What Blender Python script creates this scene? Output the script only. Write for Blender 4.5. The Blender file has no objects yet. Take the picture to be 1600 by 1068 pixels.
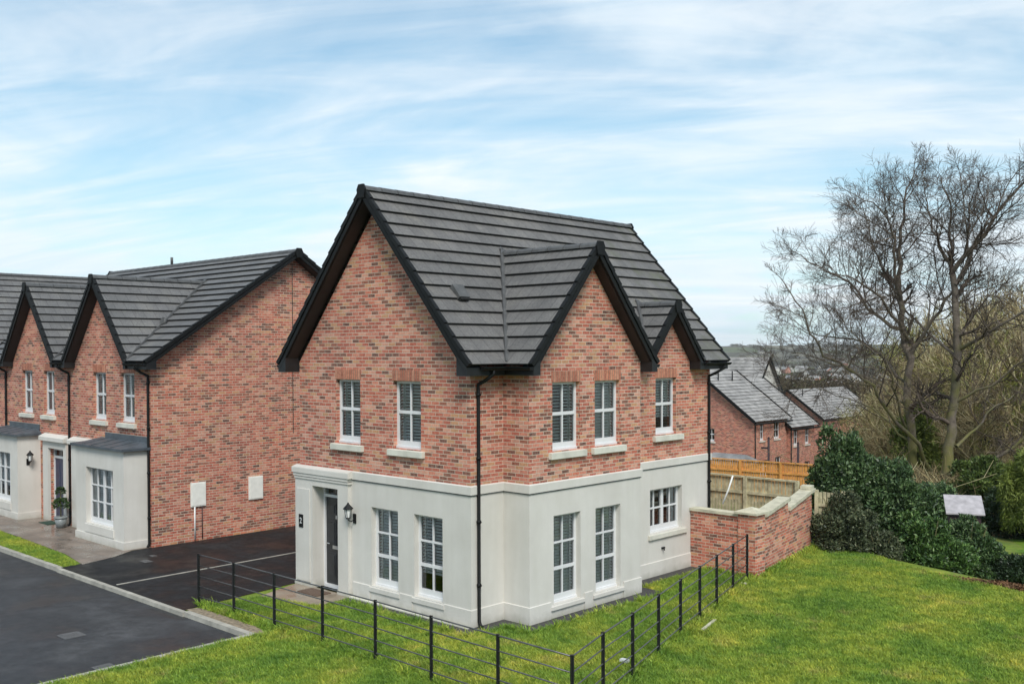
import bpy, math, random
import numpy as np
from mathutils import Vector, Matrix, noise
R_ = math.radians
scene = bpy.context.scene
col = scene.collection
rnd = random.Random(7)

# ------------------------------------------------------------------ camera
CAM = Vector((14.114, -13.769, 5.45))
YAW, PIT, ROL, FPX = R_(43.339), R_(0.991), R_(-0.199), 1575.8
FWD = Vector((-math.sin(YAW)*math.cos(PIT), math.cos(YAW)*math.cos(PIT), -math.sin(PIT)))
_r = Vector((math.cos(YAW), math.sin(YAW), 0)); _u = _r.cross(FWD)
RGT = _r*math.cos(ROL)+_u*math.sin(ROL); UPV = -_r*math.sin(ROL)+_u*math.cos(ROL)
cam_d = bpy.data.cameras.new("camera"); cam = bpy.data.objects.new("camera", cam_d); col.objects.link(cam)
m = Matrix((RGT, UPV, -FWD)).transposed().to_4x4(); m.translation = CAM
cam.matrix_world = m
cam_d.sensor_width = 36; cam_d.lens = FPX/1600*36
cam_d.shift_y = (574.4-534)/1600
cam_d.clip_start = 0.1; cam_d.clip_end = 20000
scene.camera = cam
def at(px, py, d):
    """point at depth d metres along the line through a pixel of the 1600 px photo"""
    return CAM + (FWD + RGT*((px-800)/FPX) - UPV*((py-574.4)/FPX))*d

# ------------------------------------------------------------------ mesh helpers
class MB:
    def __init__(s): s.v=[]; s.f=[]; s.mi=[]; s.uv=[]; s.sm=[]
    def poly(s, pts, mi=0, uv=None, smooth=False):
        i=len(s.v); s.v += [tuple(p) for p in pts]; s.f.append(tuple(range(i,i+len(pts)))); s.mi.append(mi); s.sm.append(smooth)
        if uv is None:
            p=[Vector(q) for q in pts]; n=Vector((0,0,0))
            for k in range(len(p)):
                a,b=p[k],p[(k+1)%len(p)]; n+=a.cross(b)
            if n.length<1e-12: n=Vector((0,0,1))
            n.normalize()
            if abs(n.z)>.9: uv=[(q.x,q.y) for q in p]
            else:
                t=Vector((0,0,1)).cross(n); t.normalize()
                if t.x+t.y*1.01<0: t=-t
                uv=[(q.dot(t),q.z/max(.3,math.sqrt(1-n.z*n.z))) for q in p]
        s.uv += uv
    def box8(s, c, mi=0):
        """c: 8 corners, bottom ring 0-3, top ring 4-7"""
        for q in ((3,2,1,0),(4,5,6,7),(0,1,5,4),(1,2,6,5),(2,3,7,6),(3,0,4,7)): s.poly([c[k] for k in q],mi)
    def box(s, x0,x1,y0,y1,z0,z1, mi=0):
        s.box8([(x0,y0,z0),(x1,y0,z0),(x1,y1,z0),(x0,y1,z0),(x0,y0,z1),(x1,y0,z1),(x1,y1,z1),(x0,y1,z1)],mi)
    def obox(s, O, A, B, C_, a0,a1,b0,b1,c0,c1, mi=0):
        P=lambda a,b,c: O+A*a+B*b+C_*c
        s.box8([P(a0,b0,c0),P(a1,b0,c0),P(a1,b1,c0),P(a0,b1,c0),P(a0,b0,c1),P(a1,b0,c1),P(a1,b1,c1),P(a0,b1,c1)],mi)
    def tube(s, pts, rad, n=6, mi=0, cap=True, smooth=True):
        pts=[Vector(p) for p in pts]
        if not hasattr(rad,'__len__'): rad=[rad]*len(pts)
        base=len(s.v); prev=None
        for i,p in enumerate(pts):
            d=(pts[min(i+1,len(pts)-1)]-pts[max(i-1,0)])
            if d.length<1e-9: d=Vector((0,0,1))
            d.normalize()
            if prev is None:
                a=d.orthogonal().normalized()
            else:
                a=prev-d*prev.dot(d)
                a = a.normalized() if a.length>1e-6 else d.orthogonal().normalized()
            prev=a; b=d.cross(a)
            for k in range(n):
                t=2*math.pi*k/n; q=p+(a*math.cos(t)+b*math.sin(t))*rad[i]; s.v.append(tuple(q))
        for i in range(len(pts)-1):
            for k in range(n):
                k2=(k+1)%n
                s.f.append((base+i*n+k,base+i*n+k2,base+(i+1)*n+k2,base+(i+1)*n+k)); s.mi.append(mi); s.sm.append(smooth)
                s.uv += [(k/n,i),(k2/n+(k2==0),i),(k2/n+(k2==0),i+1),(k/n,i+1)]
        if cap:
            s.f.append(tuple(base+k for k in range(n))[::-1]); s.mi.append(mi); s.sm.append(False); s.uv+=[(0,0)]*n
            s.f.append(tuple(base+(len(pts)-1)*n+k for k in range(n))); s.mi.append(mi); s.sm.append(False); s.uv+=[(0,0)]*n
    def build(s, name, mats, parent=None, local=None):
        me=bpy.data.meshes.new(name)
        vs=s.v
        if local is not None:
            L=Vector(local); vs=[(a-L.x,b-L.y,c-L.z) for a,b,c in s.v]
        me.from_pydata(vs,[],s.f)
        if not isinstance(mats,(list,tuple)): mats=[mats]
        for mt in mats: me.materials.append(mt)
        me.polygons.foreach_set('material_index',s.mi); me.polygons.foreach_set('use_smooth',s.sm)
        ul=me.uv_layers.new(name='UVMap')
        flat=[c for q in s.uv for c in q]; ul.data.foreach_set('uv',flat)
        me.update()
        o=bpy.data.objects.new(name,me); col.objects.link(o)
        if parent is not None: o.parent=parent
        elif local is not None: o.location=local
        return o
def tag(o,label=None,cat=None,group=None,kind=None):
    for k,v in (('label',label),('category',cat),('group',group),('kind',kind)):
        if v: o[k]=v
    return o
def empty(name, loc=(0,0,0), label=None, cat=None, group=None):
    o=bpy.data.objects.new(name,None); col.objects.link(o); o.location=loc; o.empty_display_size=.3
    return tag(o,label,cat,group)
def copy_tree(o,parent=None):
    c=o.copy(); col.objects.link(c); c.parent=parent
    for ch in [x for x in bpy.data.objects if x.parent==o]: copy_tree(ch,c)
    return c

# ------------------------------------------------------------------ materials
def mat(name):
    m=bpy.data.materials.new(name); m.use_nodes=True; nt=m.node_tree; b=nt.nodes['Principled BSDF']; return m,nt,b
def N(nt,t,**kw):
    n=nt.nodes.new(t)
    for k,v in kw.items():
        if k in n.inputs: n.inputs[k].default_value=v
        else: setattr(n,k,v)
    return n
def math_(nt,op,a,b=None,c=None):
    n=nt.nodes.new('ShaderNodeMath'); n.operation=op
    for i,x in enumerate((a,b,c)):
        if x is None: continue
        if isinstance(x,(int,float)): n.inputs[i].default_value=x
        else: nt.links.new(x,n.inputs[i])
    return n.outputs[0]
def ramp(nt,fac,stops,interp='LINEAR'):
    r=nt.nodes.new('ShaderNodeValToRGB'); r.color_ramp.interpolation=interp
    e=r.color_ramp.elements
    while len(e)<len(stops): e.new(.5)
    for i,(p,c) in enumerate(stops): e[i].position=p; e[i].color=(*c,1) if len(c)==3 else c
    nt.links.new(fac,r.inputs[0]); return r.outputs[0]
def mix(nt,f,a,b,bt='MIX'):
    n=nt.nodes.new('ShaderNodeMix'); n.data_type='RGBA'; n.blend_type=bt
    for i,x in ((0,f),(6,a),(7,b)):
        if isinstance(x,(int,float)): n.inputs[i].default_value=x
        elif isinstance(x,tuple): n.inputs[i].default_value=(*x,1) if len(x)==3 else x
        else: nt.links.new(x,n.inputs[i])
    return n.outputs[2]
def noise_(nt,scale,detail=3,rough=.55,vec=None):
    n=N(nt,'ShaderNodeTexNoise',Scale=scale,Detail=detail,Roughness=rough)
    if vec is None:
        g=nt.nodes.new('ShaderNodeNewGeometry'); vec=g.outputs['Position']
    nt.links.new(vec,n.inputs['Vector']); return n.outputs[0]
def bump(nt,b,h,strength=.5,dist=.01):
    n=N(nt,'ShaderNodeBump',Strength=strength,Distance=dist); nt.links.new(h,n.inputs['Height']); nt.links.new(n.outputs[0],b.inputs['Normal'])
def flat(name,c,rough=.6,var=.12,vs=4.0,spec=.5,metal=0,bmp=0,bscale=60):
    m,nt,b=mat(name)
    n=noise_(nt,vs); d=tuple(x*(1-var) for x in c); l=tuple(min(1,x*(1+var)) for x in c)
    nt.links.new(ramp(nt,n,[(.3,d),(.7,l)]),b.inputs['Base Color'])
    b.inputs['Roughness'].default_value=rough; b.inputs['Specular IOR Level'].default_value=spec; b.inputs['Metallic'].default_value=metal
    if bmp: bump(nt,b,noise_(nt,bscale,4),bmp,.01)
    return m
def brick_mat(name, tint=(1,1,1), soldier=False, stops=None, mortar=(.57,.49,.39)):
    m,nt,b=mat(name)
    uv=nt.nodes.new('ShaderNodeUVMap'); sp=nt.nodes.new('ShaderNodeSeparateXYZ'); nt.links.new(uv.outputs[0],sp.inputs[0])
    U,V=sp.outputs[0],sp.outputs[1]
    if soldier: U,V=V,math_(nt,'MULTIPLY',U,1.0); U=math_(nt,'MULTIPLY',U,.02)
    W_,H_=(.225,.075)
    v=math_(nt,'DIVIDE',V,H_); row=math_(nt,'FLOOR',v)
    par=math_(nt,'MULTIPLY',math_(nt,'MODULO',math_(nt,'ABSOLUTE',row),2.0),0.0 if soldier else .5)
    u=math_(nt,'ADD',math_(nt,'DIVIDE',U,W_),par); cl=math_(nt,'FLOOR',u)
    fu=math_(nt,'SUBTRACT',u,cl); fv=math_(nt,'SUBTRACT',v,row)
    cb=nt.nodes.new('ShaderNodeCombineXYZ'); nt.links.new(cl,cb.inputs[0]); nt.links.new(row,cb.inputs[1])
    wn=nt.nodes.new('ShaderNodeTexWhiteNoise'); wn.noise_dimensions='2D'; nt.links.new(cb.outputs[0],wn.inputs['Vector'])
    stops = stops or [(0,(.050,.036,.036)),(.05,(.14,.065,.050)),(.13,(.27,.085,.055)),(.25,(.45,.100,.068)),(.43,(.57,.165,.110)),(.61,(.66,.245,.170)),(.79,(.71,.37,.27)),(.90,(.60,.33,.17))]
    stops=[(p,tuple(c[i]*tint[i] for i in range(3))) for p,c in stops]
    c=ramp(nt,wn.outputs['Value'],stops,'CONSTANT')
    # streaks inside a brick
    c=mix(nt,.38,c,ramp(nt,noise_(nt,17,5,.7),[(.34,(.10,.045,.035)),(.66,(.76,.34,.23))]))
    # broad weathering, a metre or so across
    c=mix(nt,1.0,c,ramp(nt,noise_(nt,.55,4,.6),[(.28,(.76,.76,.80)),(.5,(1,1,1)),(.72,(1.16,1.10,1.0))]),'MULTIPLY')
    c=mix(nt,ramp(nt,noise_(nt,1.7,6,.7),[(.60,(0,0,0)),(.78,(.30,)*3)]),c,(.62,.50,.42))
    du=math_(nt,'MINIMUM',fu,math_(nt,'SUBTRACT',1.0,fu)); dv=math_(nt,'MINIMUM',fv,math_(nt,'SUBTRACT',1.0,fv))
    mk=math_(nt,'MAXIMUM',math_(nt,'LESS_THAN',du,.0 if soldier else .026),math_(nt,'LESS_THAN',dv,.10 if soldier else .085))
    mort=mix(nt,1.0,mortar,ramp(nt,noise_(nt,3,3),[(.3,(.8,.8,.8)),(.7,(1.15,1.15,1.15))]),'MULTIPLY')
    nt.links.new(mix(nt,mk,c,mort),b.inputs['Base Color'])
    b.inputs['Roughness'].default_value=.85; b.inputs['Specular IOR Level'].default_value=.3
    h=math_(nt,'ADD',math_(nt,'MULTIPLY',math_(nt,'SUBTRACT',1.0,mk),.8),math_(nt,'MULTIPLY',noise_(nt,50,3),.3))
    bump(nt,b,h,.6,.008); return m
M={}
M['brick']=brick_mat('red multi brick')
M['brick2']=brick_mat('red multi brick row',tint=(.92,.86,.82))
M['brick_far']=brick_mat('red brick far',tint=(.95,.80,.80))
M['brick_garden']=brick_mat('garden wall brick',tint=(1.12,1.05,.95))
M['soldier']=brick_mat('soldier course brick',soldier=True,stops=[(0,(.42,.14,.085)),(.3,(.54,.21,.13)),(.6,(.60,.28,.18)),(.85,(.36,.11,.07))],mortar=(.26,.17,.12))
def render_mat():
    m,nt,b=mat('painted render')
    a=ramp(nt,noise_(nt,.8,6,.62),[(.3,(.575,.548,.500)),(.7,(.675,.648,.600))])
    mp=nt.nodes.new('ShaderNodeMapping'); g=nt.nodes.new('ShaderNodeNewGeometry'); nt.links.new(g.outputs['Position'],mp.inputs[0]); mp.inputs['Scale'].default_value=(3,3,.25)
    st=ramp(nt,noise_(nt,2.0,4,.6,mp.outputs[0]),[(.38,(.90,.90,.88)),(.6,(1,1,1))])
    a=mix(nt,.35,a,st,'MULTIPLY')
    sp=nt.nodes.new('ShaderNodeSeparateXYZ'); nt.links.new(g.outputs['Position'],sp.inputs[0])
    # splashed soil in the lowest 25 cm, ragged upper edge
    lo=math_(nt,'ADD',math_(nt,'MULTIPLY',sp.outputs[2],-3.6),math_(nt,'MULTIPLY',noise_(nt,3.5,5),1.3))
    k=ramp(nt,lo,[(.0,(0,0,0)),(.75,(.7,.7,.7))])
    a=mix(nt,k,a,(.36,.35,.29))
    nt.links.new(a,b.inputs['Base Color']); b.inputs['Roughness'].default_value=.8; b.inputs['Specular IOR Level'].default_value=.3
    bump(nt,b,noise_(nt,120,3),.25,.004); return m
M['render']=render_mat()
M['stone']=flat('cast stone',(.62,.60,.52),.8,.14,3,bmp=.3)
M['coping']=flat('coping stone',(.52,.49,.37),.85,.2,5,bmp=.4)
M['upvc']=flat('white upvc',(.70,.70,.70),.35,.04,3)
M['black']=flat('black plastic',(.0055,.006,.006),.6,.3,5,spec=.3) if True else flat('x',(.006,.0065,.007),.42,.3,5)
M['soffit']=flat('black soffit board',(.010,.011,.012),.5,.3,5)
M['door']=flat('dark grey door paint',(.020,.022,.025),.35,.2,5)
M['blue_door']=flat('navy door paint',(.03,.04,.08),.35,.2,5)
M['chrome']=flat('brushed steel',(.7,.7,.7),.3,.05,5,metal=1)
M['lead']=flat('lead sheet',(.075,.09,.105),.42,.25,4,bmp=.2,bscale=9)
M['iron']=flat('black painted steel',(.016,.017,.018),.35,.3,8)
M['rail']=flat('sheen lightened steel rail',(.075,.076,.077),.28,.3,8)  # black steel made lighter so its colour carries the wet shine
M['meter']=flat('cream meter box',(.80,.79,.73),.5,.06,6)
M['white']=flat('white paint',(.72,.72,.70),.5,.06,6)
M['blind']=flat('blind slats',(.82,.82,.78),.6,.1,6)
M['curtain']=flat('curtain cloth',(.62,.62,.60),.8,.2,9)
M['mirror_dark']=flat('dark room wall',(.05,.05,.05),.9,.1,2)
def glass_mat():
    m,nt,b=mat('window glass'); nt.nodes.remove(b); out=nt.nodes['Material Output']
    tr=N(nt,'ShaderNodeBsdfTransparent'); tr.inputs[0].default_value=(.93,.94,.93,1)
    gl=N(nt,'ShaderNodeBsdfGlossy',Roughness=.02); gl.inputs[0].default_value=(.9,.95,1,1)
    lw=N(nt,'ShaderNodeLayerWeight',Blend=.34); mx=nt.nodes.new('ShaderNodeMixShader')
    nt.links.new(math_(nt,'ADD',math_(nt,'MULTIPLY',lw.outputs['Fresnel'],1.0),.03),mx.inputs[0])
    nt.links.new(tr.outputs[0],mx.inputs[1]); nt.links.new(gl.outputs[0],mx.inputs[2]); nt.links.new(mx.outputs[0],out.inputs[0]); return m
M['glass']=glass_mat()
def roof_mat(name,c0,c1,moss=True):
    m,nt,b=mat(name)
    uv=nt.nodes.new('ShaderNodeUVMap'); sp=nt.nodes.new('ShaderNodeSeparateXYZ'); nt.links.new(uv.outputs[0],sp.inputs[0])
    row=math_(nt,'FLOOR',math_(nt,'DIVIDE',sp.outputs[1],.345)); par=math_(nt,'MULTIPLY',math_(nt,'MODULO',row,2.0),.5)
    u=math_(nt,'ADD',math_(nt,'DIVIDE',sp.outputs[0],.33),par); cl=math_(nt,'FLOOR',u); fu=math_(nt,'SUBTRACT',u,cl)
    cb=nt.nodes.new('ShaderNodeCombineXYZ'); nt.links.new(cl,cb.inputs[0]); nt.links.new(row,cb.inputs[1])
    wn=nt.nodes.new('ShaderNodeTexWhiteNoise'); wn.noise_dimensions='2D'; nt.links.new(cb.outputs[0],wn.inputs['Vector'])
    c=ramp(nt,wn.outputs['Value'],[(0,c0),(1,c1)])
    c=mix(nt,.5,c,ramp(nt,noise_(nt,22,5,.65),[(.3,tuple(x*.6 for x in c0)),(.7,tuple(x*1.35 for x in c1))]))
    c=mix(nt,1.0,c,ramp(nt,noise_(nt,1.1,6,.65),[(.3,(.74,.75,.76)),(.55,(1,1,1)),(.72,(1.28,1.26,1.18))]),'MULTIPLY')
    c=mix(nt,ramp(nt,noise_(nt,7,3,.5),[(.68,(0,0,0)),(.74,(.45,)*3)]),c,(.20,.21,.17))
    if moss:
        g=nt.nodes.new('ShaderNodeNewGeometry'); s2=nt.nodes.new('ShaderNodeSeparateXYZ'); nt.links.new(g.outputs['Position'],s2.inputs[0])
        mm=math_(nt,'ADD',math_(nt,'MULTIPLY',noise_(nt,1.3,5),1.0),math_(nt,'MULTIPLY',math_(nt,'ADD',s2.outputs[1],-7.0),.075))
        c=mix(nt,ramp(nt,mm,[(.62,(0,0,0)),(.80,(.6,.6,.6))]),c,(.085,.095,.035))
    jn=math_(nt,'LESS_THAN',math_(nt,'MINIMUM',fu,math_(nt,'SUBTRACT',1.0,fu)),.022)
    c=mix(nt,math_(nt,'MULTIPLY',jn,.62),c,(.03,.03,.03))
    nt.links.new(c,b.inputs['Base Color']); b.inputs['Roughness'].default_value=.62; b.inputs['Specular IOR Level'].default_value=.42
    bump(nt,b,noise_(nt,90,4),.25,.004); return m
M['tile']=roof_mat('grey concrete roof tile',(.112,.106,.101),(.165,.157,.150))
M['tile2']=roof_mat('grey concrete roof tile row',(.115,.112,.110),(.160,.156,.154),False)
M['tile_edge']=flat('tile leading edge',(.014,.014,.014),.8,.2,9)  # near-black: shadow between courses, with wet dirt, put into the edge colour
M['ridge']=flat('ridge tile concrete',(.085,.085,.085),.6,.25,6,bmp=.3)
def asphalt(nm,kk):
    m,nt,b=mat(nm)
    c=ramp(nt,noise_(nt,160,2),[(.3,(.015*kk,.016*kk,.0175*kk)),(.62,(.036*kk,.037*kk,.040*kk)),(.8,(.10*kk,.10*kk,.10*kk))])
    big=noise_(nt,.55,5,.6)
    c=mix(nt,1.0,c,ramp(nt,big,[(.32,(.60,.61,.64)),(.5,(1.0,1.0,1.0)),(.68,(1.9,1.85,1.8))]),'MULTIPLY')
    c=mix(nt,1.0,c,ramp(nt,noise_(nt,4.5,6,.7),[(.3,(.62,)*3),(.7,(1.5,)*3)]),'MULTIPLY')
    c=mix(nt,ramp(nt,noise_(nt,.35,2,.5),[(.50,(0,0,0)),(.515,(.35,)*3)]),c,(.022*kk,.022*kk,.023*kk))
    vo_=N(nt,'ShaderNodeTexVoronoi',Scale=26.0); g_=nt.nodes.new('ShaderNodeNewGeometry'); nt.links.new(g_.outputs['Position'],vo_.inputs['Vector'])
    c=mix(nt,math_(nt,'MULTIPLY',math_(nt,'LESS_THAN',vo_.outputs['Distance'],.10),.5),c,(.16,.155,.14))
    nt.links.new(c,b.inputs['Base Color'])
    nt.links.new(ramp(nt,big,[(.40,(.36,)*3),(.58,(.75,)*3)]),b.inputs['Roughness']); b.inputs['Specular IOR Level'].default_value=(.5 if kk==1 else .12); bump(nt,b,noise_(nt,200,2),.35,.004); return m
M['asphalt']=asphalt('wet asphalt',1.0); M['asphalt_drive']=asphalt('darker wet asphalt',.6)
def paving(name,c0,c1,w,h,rough):
    m,nt,b=mat(name)
    g=nt.nodes.new('ShaderNodeNewGeometry'); br=nt.nodes.new('ShaderNodeTexBrick'); nt.links.new(g.outputs['Position'],br.inputs['Vector'])
    br.inputs['Scale'].default_value=1; br.inputs['Brick Width'].default_value=w; br.inputs['Row Height'].default_value=h; br.inputs['Mortar Size'].default_value=.008
    br.inputs['Color1'].default_value=(*c0,1); br.inputs['Color2'].default_value=(*c1,1); br.inputs['Mortar'].default_value=(.06,.055,.05,1)
    c=mix(nt,.45,br.outputs[0],ramp(nt,noise_(nt,2.2,5),[(.3,tuple(x*.5 for x in c0)),(.7,tuple(x*1.3 for x in c1))]))
    nt.links.new(c,b.inputs['Base Color']); nt.links.new(ramp(nt,noise_(nt,1.1,3),[(.4,(.18,)*3),(.6,(.6,)*3)]),b.inputs['Roughness']); bump(nt,b,br.outputs[1],-.4,.004); return m
M['paving_wet']=paving('wet sandstone paving',(.16,.125,.10),(.24,.19,.155),.6,.45,.3)
M['paving']=paving('sandstone slabs',(.24,.19,.14),(.31,.25,.19),.6,.6,.5)
M['kerb']=flat('kerb concrete',(.38,.36,.31),.75,.3,2.5,bmp=.4)
M['gravel']=flat('dark gravel',(.055,.052,.05),.8,.7,45,bmp=1,bscale=70)
M['dirt']=flat('gritty verge soil',(.24,.19,.13),.9,.45,14,bmp=.8,bscale=40)
M['iron_cover']=flat('cast iron cover',(.10,.10,.10),.5,.3,30,bmp=.5,bscale=40)
M['timber_old']=flat('weathered green timber',(.46,.42,.27),.85,.35,7,bmp=.4,bscale=25)
M['timber_new']=flat('orange cedar timber',(.62,.28,.075),.75,.25,7,bmp=.3,bscale=25)
M['timber_dark']=flat('dark stained timber',(.045,.025,.028),.7,.3,7)
M['mat']=flat('coir doormat',(.13,.085,.06),.95,.3,50,bmp=.8)
M['mat_green']=flat('green doormat',(.03,.06,.04),.95,.3,50,bmp=.8)
M['pot']=flat('glazed grey pot',(.22,.24,.24),.4,.1,5)
M['far_roof']=flat('far slate roof',(.30,.285,.27),.6,.35,1.5)
M['white_render']=flat('pale render far',(.55,.53,.48),.8,.1,1)
M['shed_felt']=flat('pale mineral felt',(.40,.37,.38),.7,.22,5,bmp=.4)
M['stone_wall']=flat('lichened rubble stone',(.20,.18,.12),.9,.7,5,bmp=1,bscale=9)
def bark(name,c0,c1,green):
    m,nt,b=mat(name)
    c=ramp(nt,noise_(nt,5,5,.65),[(.3,c0),(.65,c1)])
    g=nt.nodes.new('ShaderNodeNewGeometry'); s2=nt.nodes.new('ShaderNodeSeparateXYZ'); nt.links.new(g.outputs['Position'],s2.inputs[0])
    k=math_(nt,'ADD',noise_(nt,1.4,4),math_(nt,'MULTIPLY',math_(nt,'SUBTRACT',5.0,s2.outputs[2]),.045))
    c=mix(nt,ramp(nt,k,[(.48,(0,0,0)),(.75,(.85,)*3)]),c,green)
    nt.links.new(c,b.inputs['Base Color']); b.inputs['Roughness'].default_value=.9; bump(nt,b,noise_(nt,18,4),.6,.03); return m
M['bark']=bark('mossy beech bark',(.070,.056,.046),(.17,.138,.108),(.15,.145,.035))

M['bark_far']=bark('brown bark',(.15,.12,.08),(.30,.245,.16),(.24,.22,.07))

def leaf(name,stops,rough=.45,spec=.5,trans=0.0):
    m,nt,b=mat(name)
    g=nt.nodes.new('ShaderNodeNewGeometry')
    c=ramp(nt,g.outputs['Random Per Island'],stops)
    c=mix(nt,1.0,c,ramp(nt,noise_(nt,1.9,4,.6),[(.3,(.62,.66,.62)),(.7,(1.42,1.36,1.22))]),'MULTIPLY')
    nt.links.new(c,b.inputs['Base Color']); b.inputs['Roughness'].default_value=rough; b.inputs['Specular IOR Level'].default_value=spec; return m
M['twig']=leaf('dark twigs',[(0,(.050,.038,.035)),(.6,(.10,.078,.070)),(1,(.19,.155,.13))],.9,.2)
M['twig_far']=leaf('brown twigs',[(0,(.10,.075,.045)),(.45,(.27,.21,.125)),(.8,(.40,.33,.19)),(1,(.60,.54,.36))],.95,.1)
M['twig_green']=leaf('olive twigs',[(0,(.10,.09,.03)),(.5,(.24,.235,.075)),(.85,(.38,.38,.13)),(1,(.55,.52,.28))],.95,.1)
M['laurel']=leaf('glossy evergreen leaves',[(0,(.020,.044,.018)),(.5,(.055,.105,.038)),(.85,(.11,.175,.066)),(1,(.19,.25,.14))],.48,.45)
M['laurel2']=leaf('purple green leaves',[(0,(.030,.042,.026)),(.5,(.068,.088,.048)),(.85,(.11,.13,.072)),(1,(.17,.17,.11))],.55,.3)
M['laurel3']=leaf('mid green leaves',[(0,(.024,.055,.016)),(.5,(.055,.115,.030)),(.85,(.10,.18,.045)),(1,(.18,.26,.10))],.48,.45)
M['hedge']=leaf('dark hedge leaves',[(0,(.010,.022,.010)),(.6,(.022,.045,.018)),(1,(.05,.085,.04))],.45,.5)
M['yellowgreen']=leaf('yellow green sprays',[(0,(.06,.085,.015)),(.5,(.13,.17,.03)),(1,(.22,.26,.07))],.6,.3)
M['ivy']=leaf('ivy leaves',[(0,(.03,.055,.012)),(.5,(.07,.11,.025)),(1,(.14,.19,.05))],.5,.4)
M['topiary']=leaf('box leaves',[(0,(.02,.045,.015)),(1,(.06,.11,.03))],.5,.4)
M['litter']=leaf('brown fallen leaves',[(0,(.07,.035,.02)),(.5,(.16,.08,.045)),(1,(.26,.16,.09))],.8,.2)
def grass_cols(nt):
    n1=noise_(nt,.55,4,.6); n2=noise_(nt,2.4,6,.7)
    a=ramp(nt,n1,[(.28,(.100,.200,.028)),(.44,(.175,.280,.038)),(.60,(.300,.355,.050)),(.76,(.43,.39,.085))])
    b_=ramp(nt,n2,[(.3,(.55,.68,.55)),(.7,(1.40,1.28,1.2))])
    a=mix(nt,1.0,a,b_,'MULTIPLY')
    a=mix(nt,ramp(nt,noise_(nt,1.15,6,.72),[(.57,(0,0,0)),(.70,(.62,)*3)]),a,(.34,.27,.11))
    return mix(nt,1.0,a,ramp(nt,noise_(nt,9.0,5,.7),[(.32,(.72,.80,.70)),(.5,(1,1,1)),(.72,(1.3,1.22,1.25))]),'MULTIPLY')
def blade_mat():
    m,nt,b=mat('grass blades')
    c=grass_cols(nt)
    g=nt.nodes.new('ShaderNodeNewGeometry')
    oi=nt.nodes.new('ShaderNodeObjectInfo')
    v=ramp(nt,oi.outputs['Random'],[(0,(.6,.72,.6)),(.5,(1,1,1)),(.93,(1.35,1.25,1.2)),(1,(2.0,1.6,1.5))])
    c=mix(nt,1.0,c,v,'MULTIPLY'); nt.links.new(c,b.inputs['Base Color']); b.inputs['Roughness'].default_value=.55; b.inputs['Specular IOR Level'].default_value=.35
    return m
M['blades']=blade_mat()
def ground_mat():
    m,nt,b=mat('lawn and countryside')
    near=grass_cols(nt)
    near=mix(nt,.35,near,ramp(nt,noise_(nt,16,4),[(.3,(.035,.05,.012)),(.7,(.13,.12,.05))]))
    g=nt.nodes.new('ShaderNodeNewGeometry'); ln=nt.nodes.new('ShaderNodeVectorMath'); ln.operation='LENGTH'; nt.links.new(g.outputs['Position'],ln.inputs[0])
    D=ln.outputs['Value']
    vo=N(nt,'ShaderNodeTexVoronoi',Scale=.006); nt.links.new(g.outputs['Position'],vo.inputs['Vector'])
    sx=nt.nodes.new('ShaderNodeSeparateXYZ'); nt.links.new(vo.outputs['Color'],sx.inputs[0])
    fld=ramp(nt,sx.outputs[0],[(0,(.09,.075,.05)),(.35,(.12,.10,.065)),(.5,(.10,.115,.05)),(.7,(.12,.15,.05)),(.85,(.17,.15,.10))],'CONSTANT')
    wd=ramp(nt,noise_(nt,.02,5,.7),[(.44,(1,1,1)),(.52,(0,0,0))])
    fld=mix(nt,wd,fld,(.055,.050,.036))
    fld=mix(nt,1.0,fld,ramp(nt,noise_(nt,.25,4),[(.3,(.75,)*3),(.7,(1.25,)*3)]),'MULTIPLY')
    mid=ramp(nt,noise_(nt,.4,5,.65),[(.3,(.07,.055,.03)),(.55,(.12,.10,.05)),(.75,(.11,.14,.04))])
    near=mix(nt,ramp(nt,noise_(nt,1.3,5,.7),[(.60,(0,0,0)),(.72,(.7,)*3)]),near,(.14,.115,.06))
    k1=ramp(nt,math_(nt,'DIVIDE',D,60.0),[(.38,(0,0,0)),(.46,(1,1,1))])
    k2=ramp(nt,math_(nt,'DIVIDE',D,400.0),[(.25,(0,0,0)),(.5,(1,1,1))])
    c=mix(nt,k1,near,mid); c=mix(nt,k2,c,fld)
    nt.links.new(c,b.inputs['Base Color']); b.inputs['Roughness'].default_value=.95; b.inputs['Specular IOR Level'].default_value=.15
    bump(nt,b,noise_(nt,20,4),.6,.04); return m
M['ground']=ground_mat()

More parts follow.
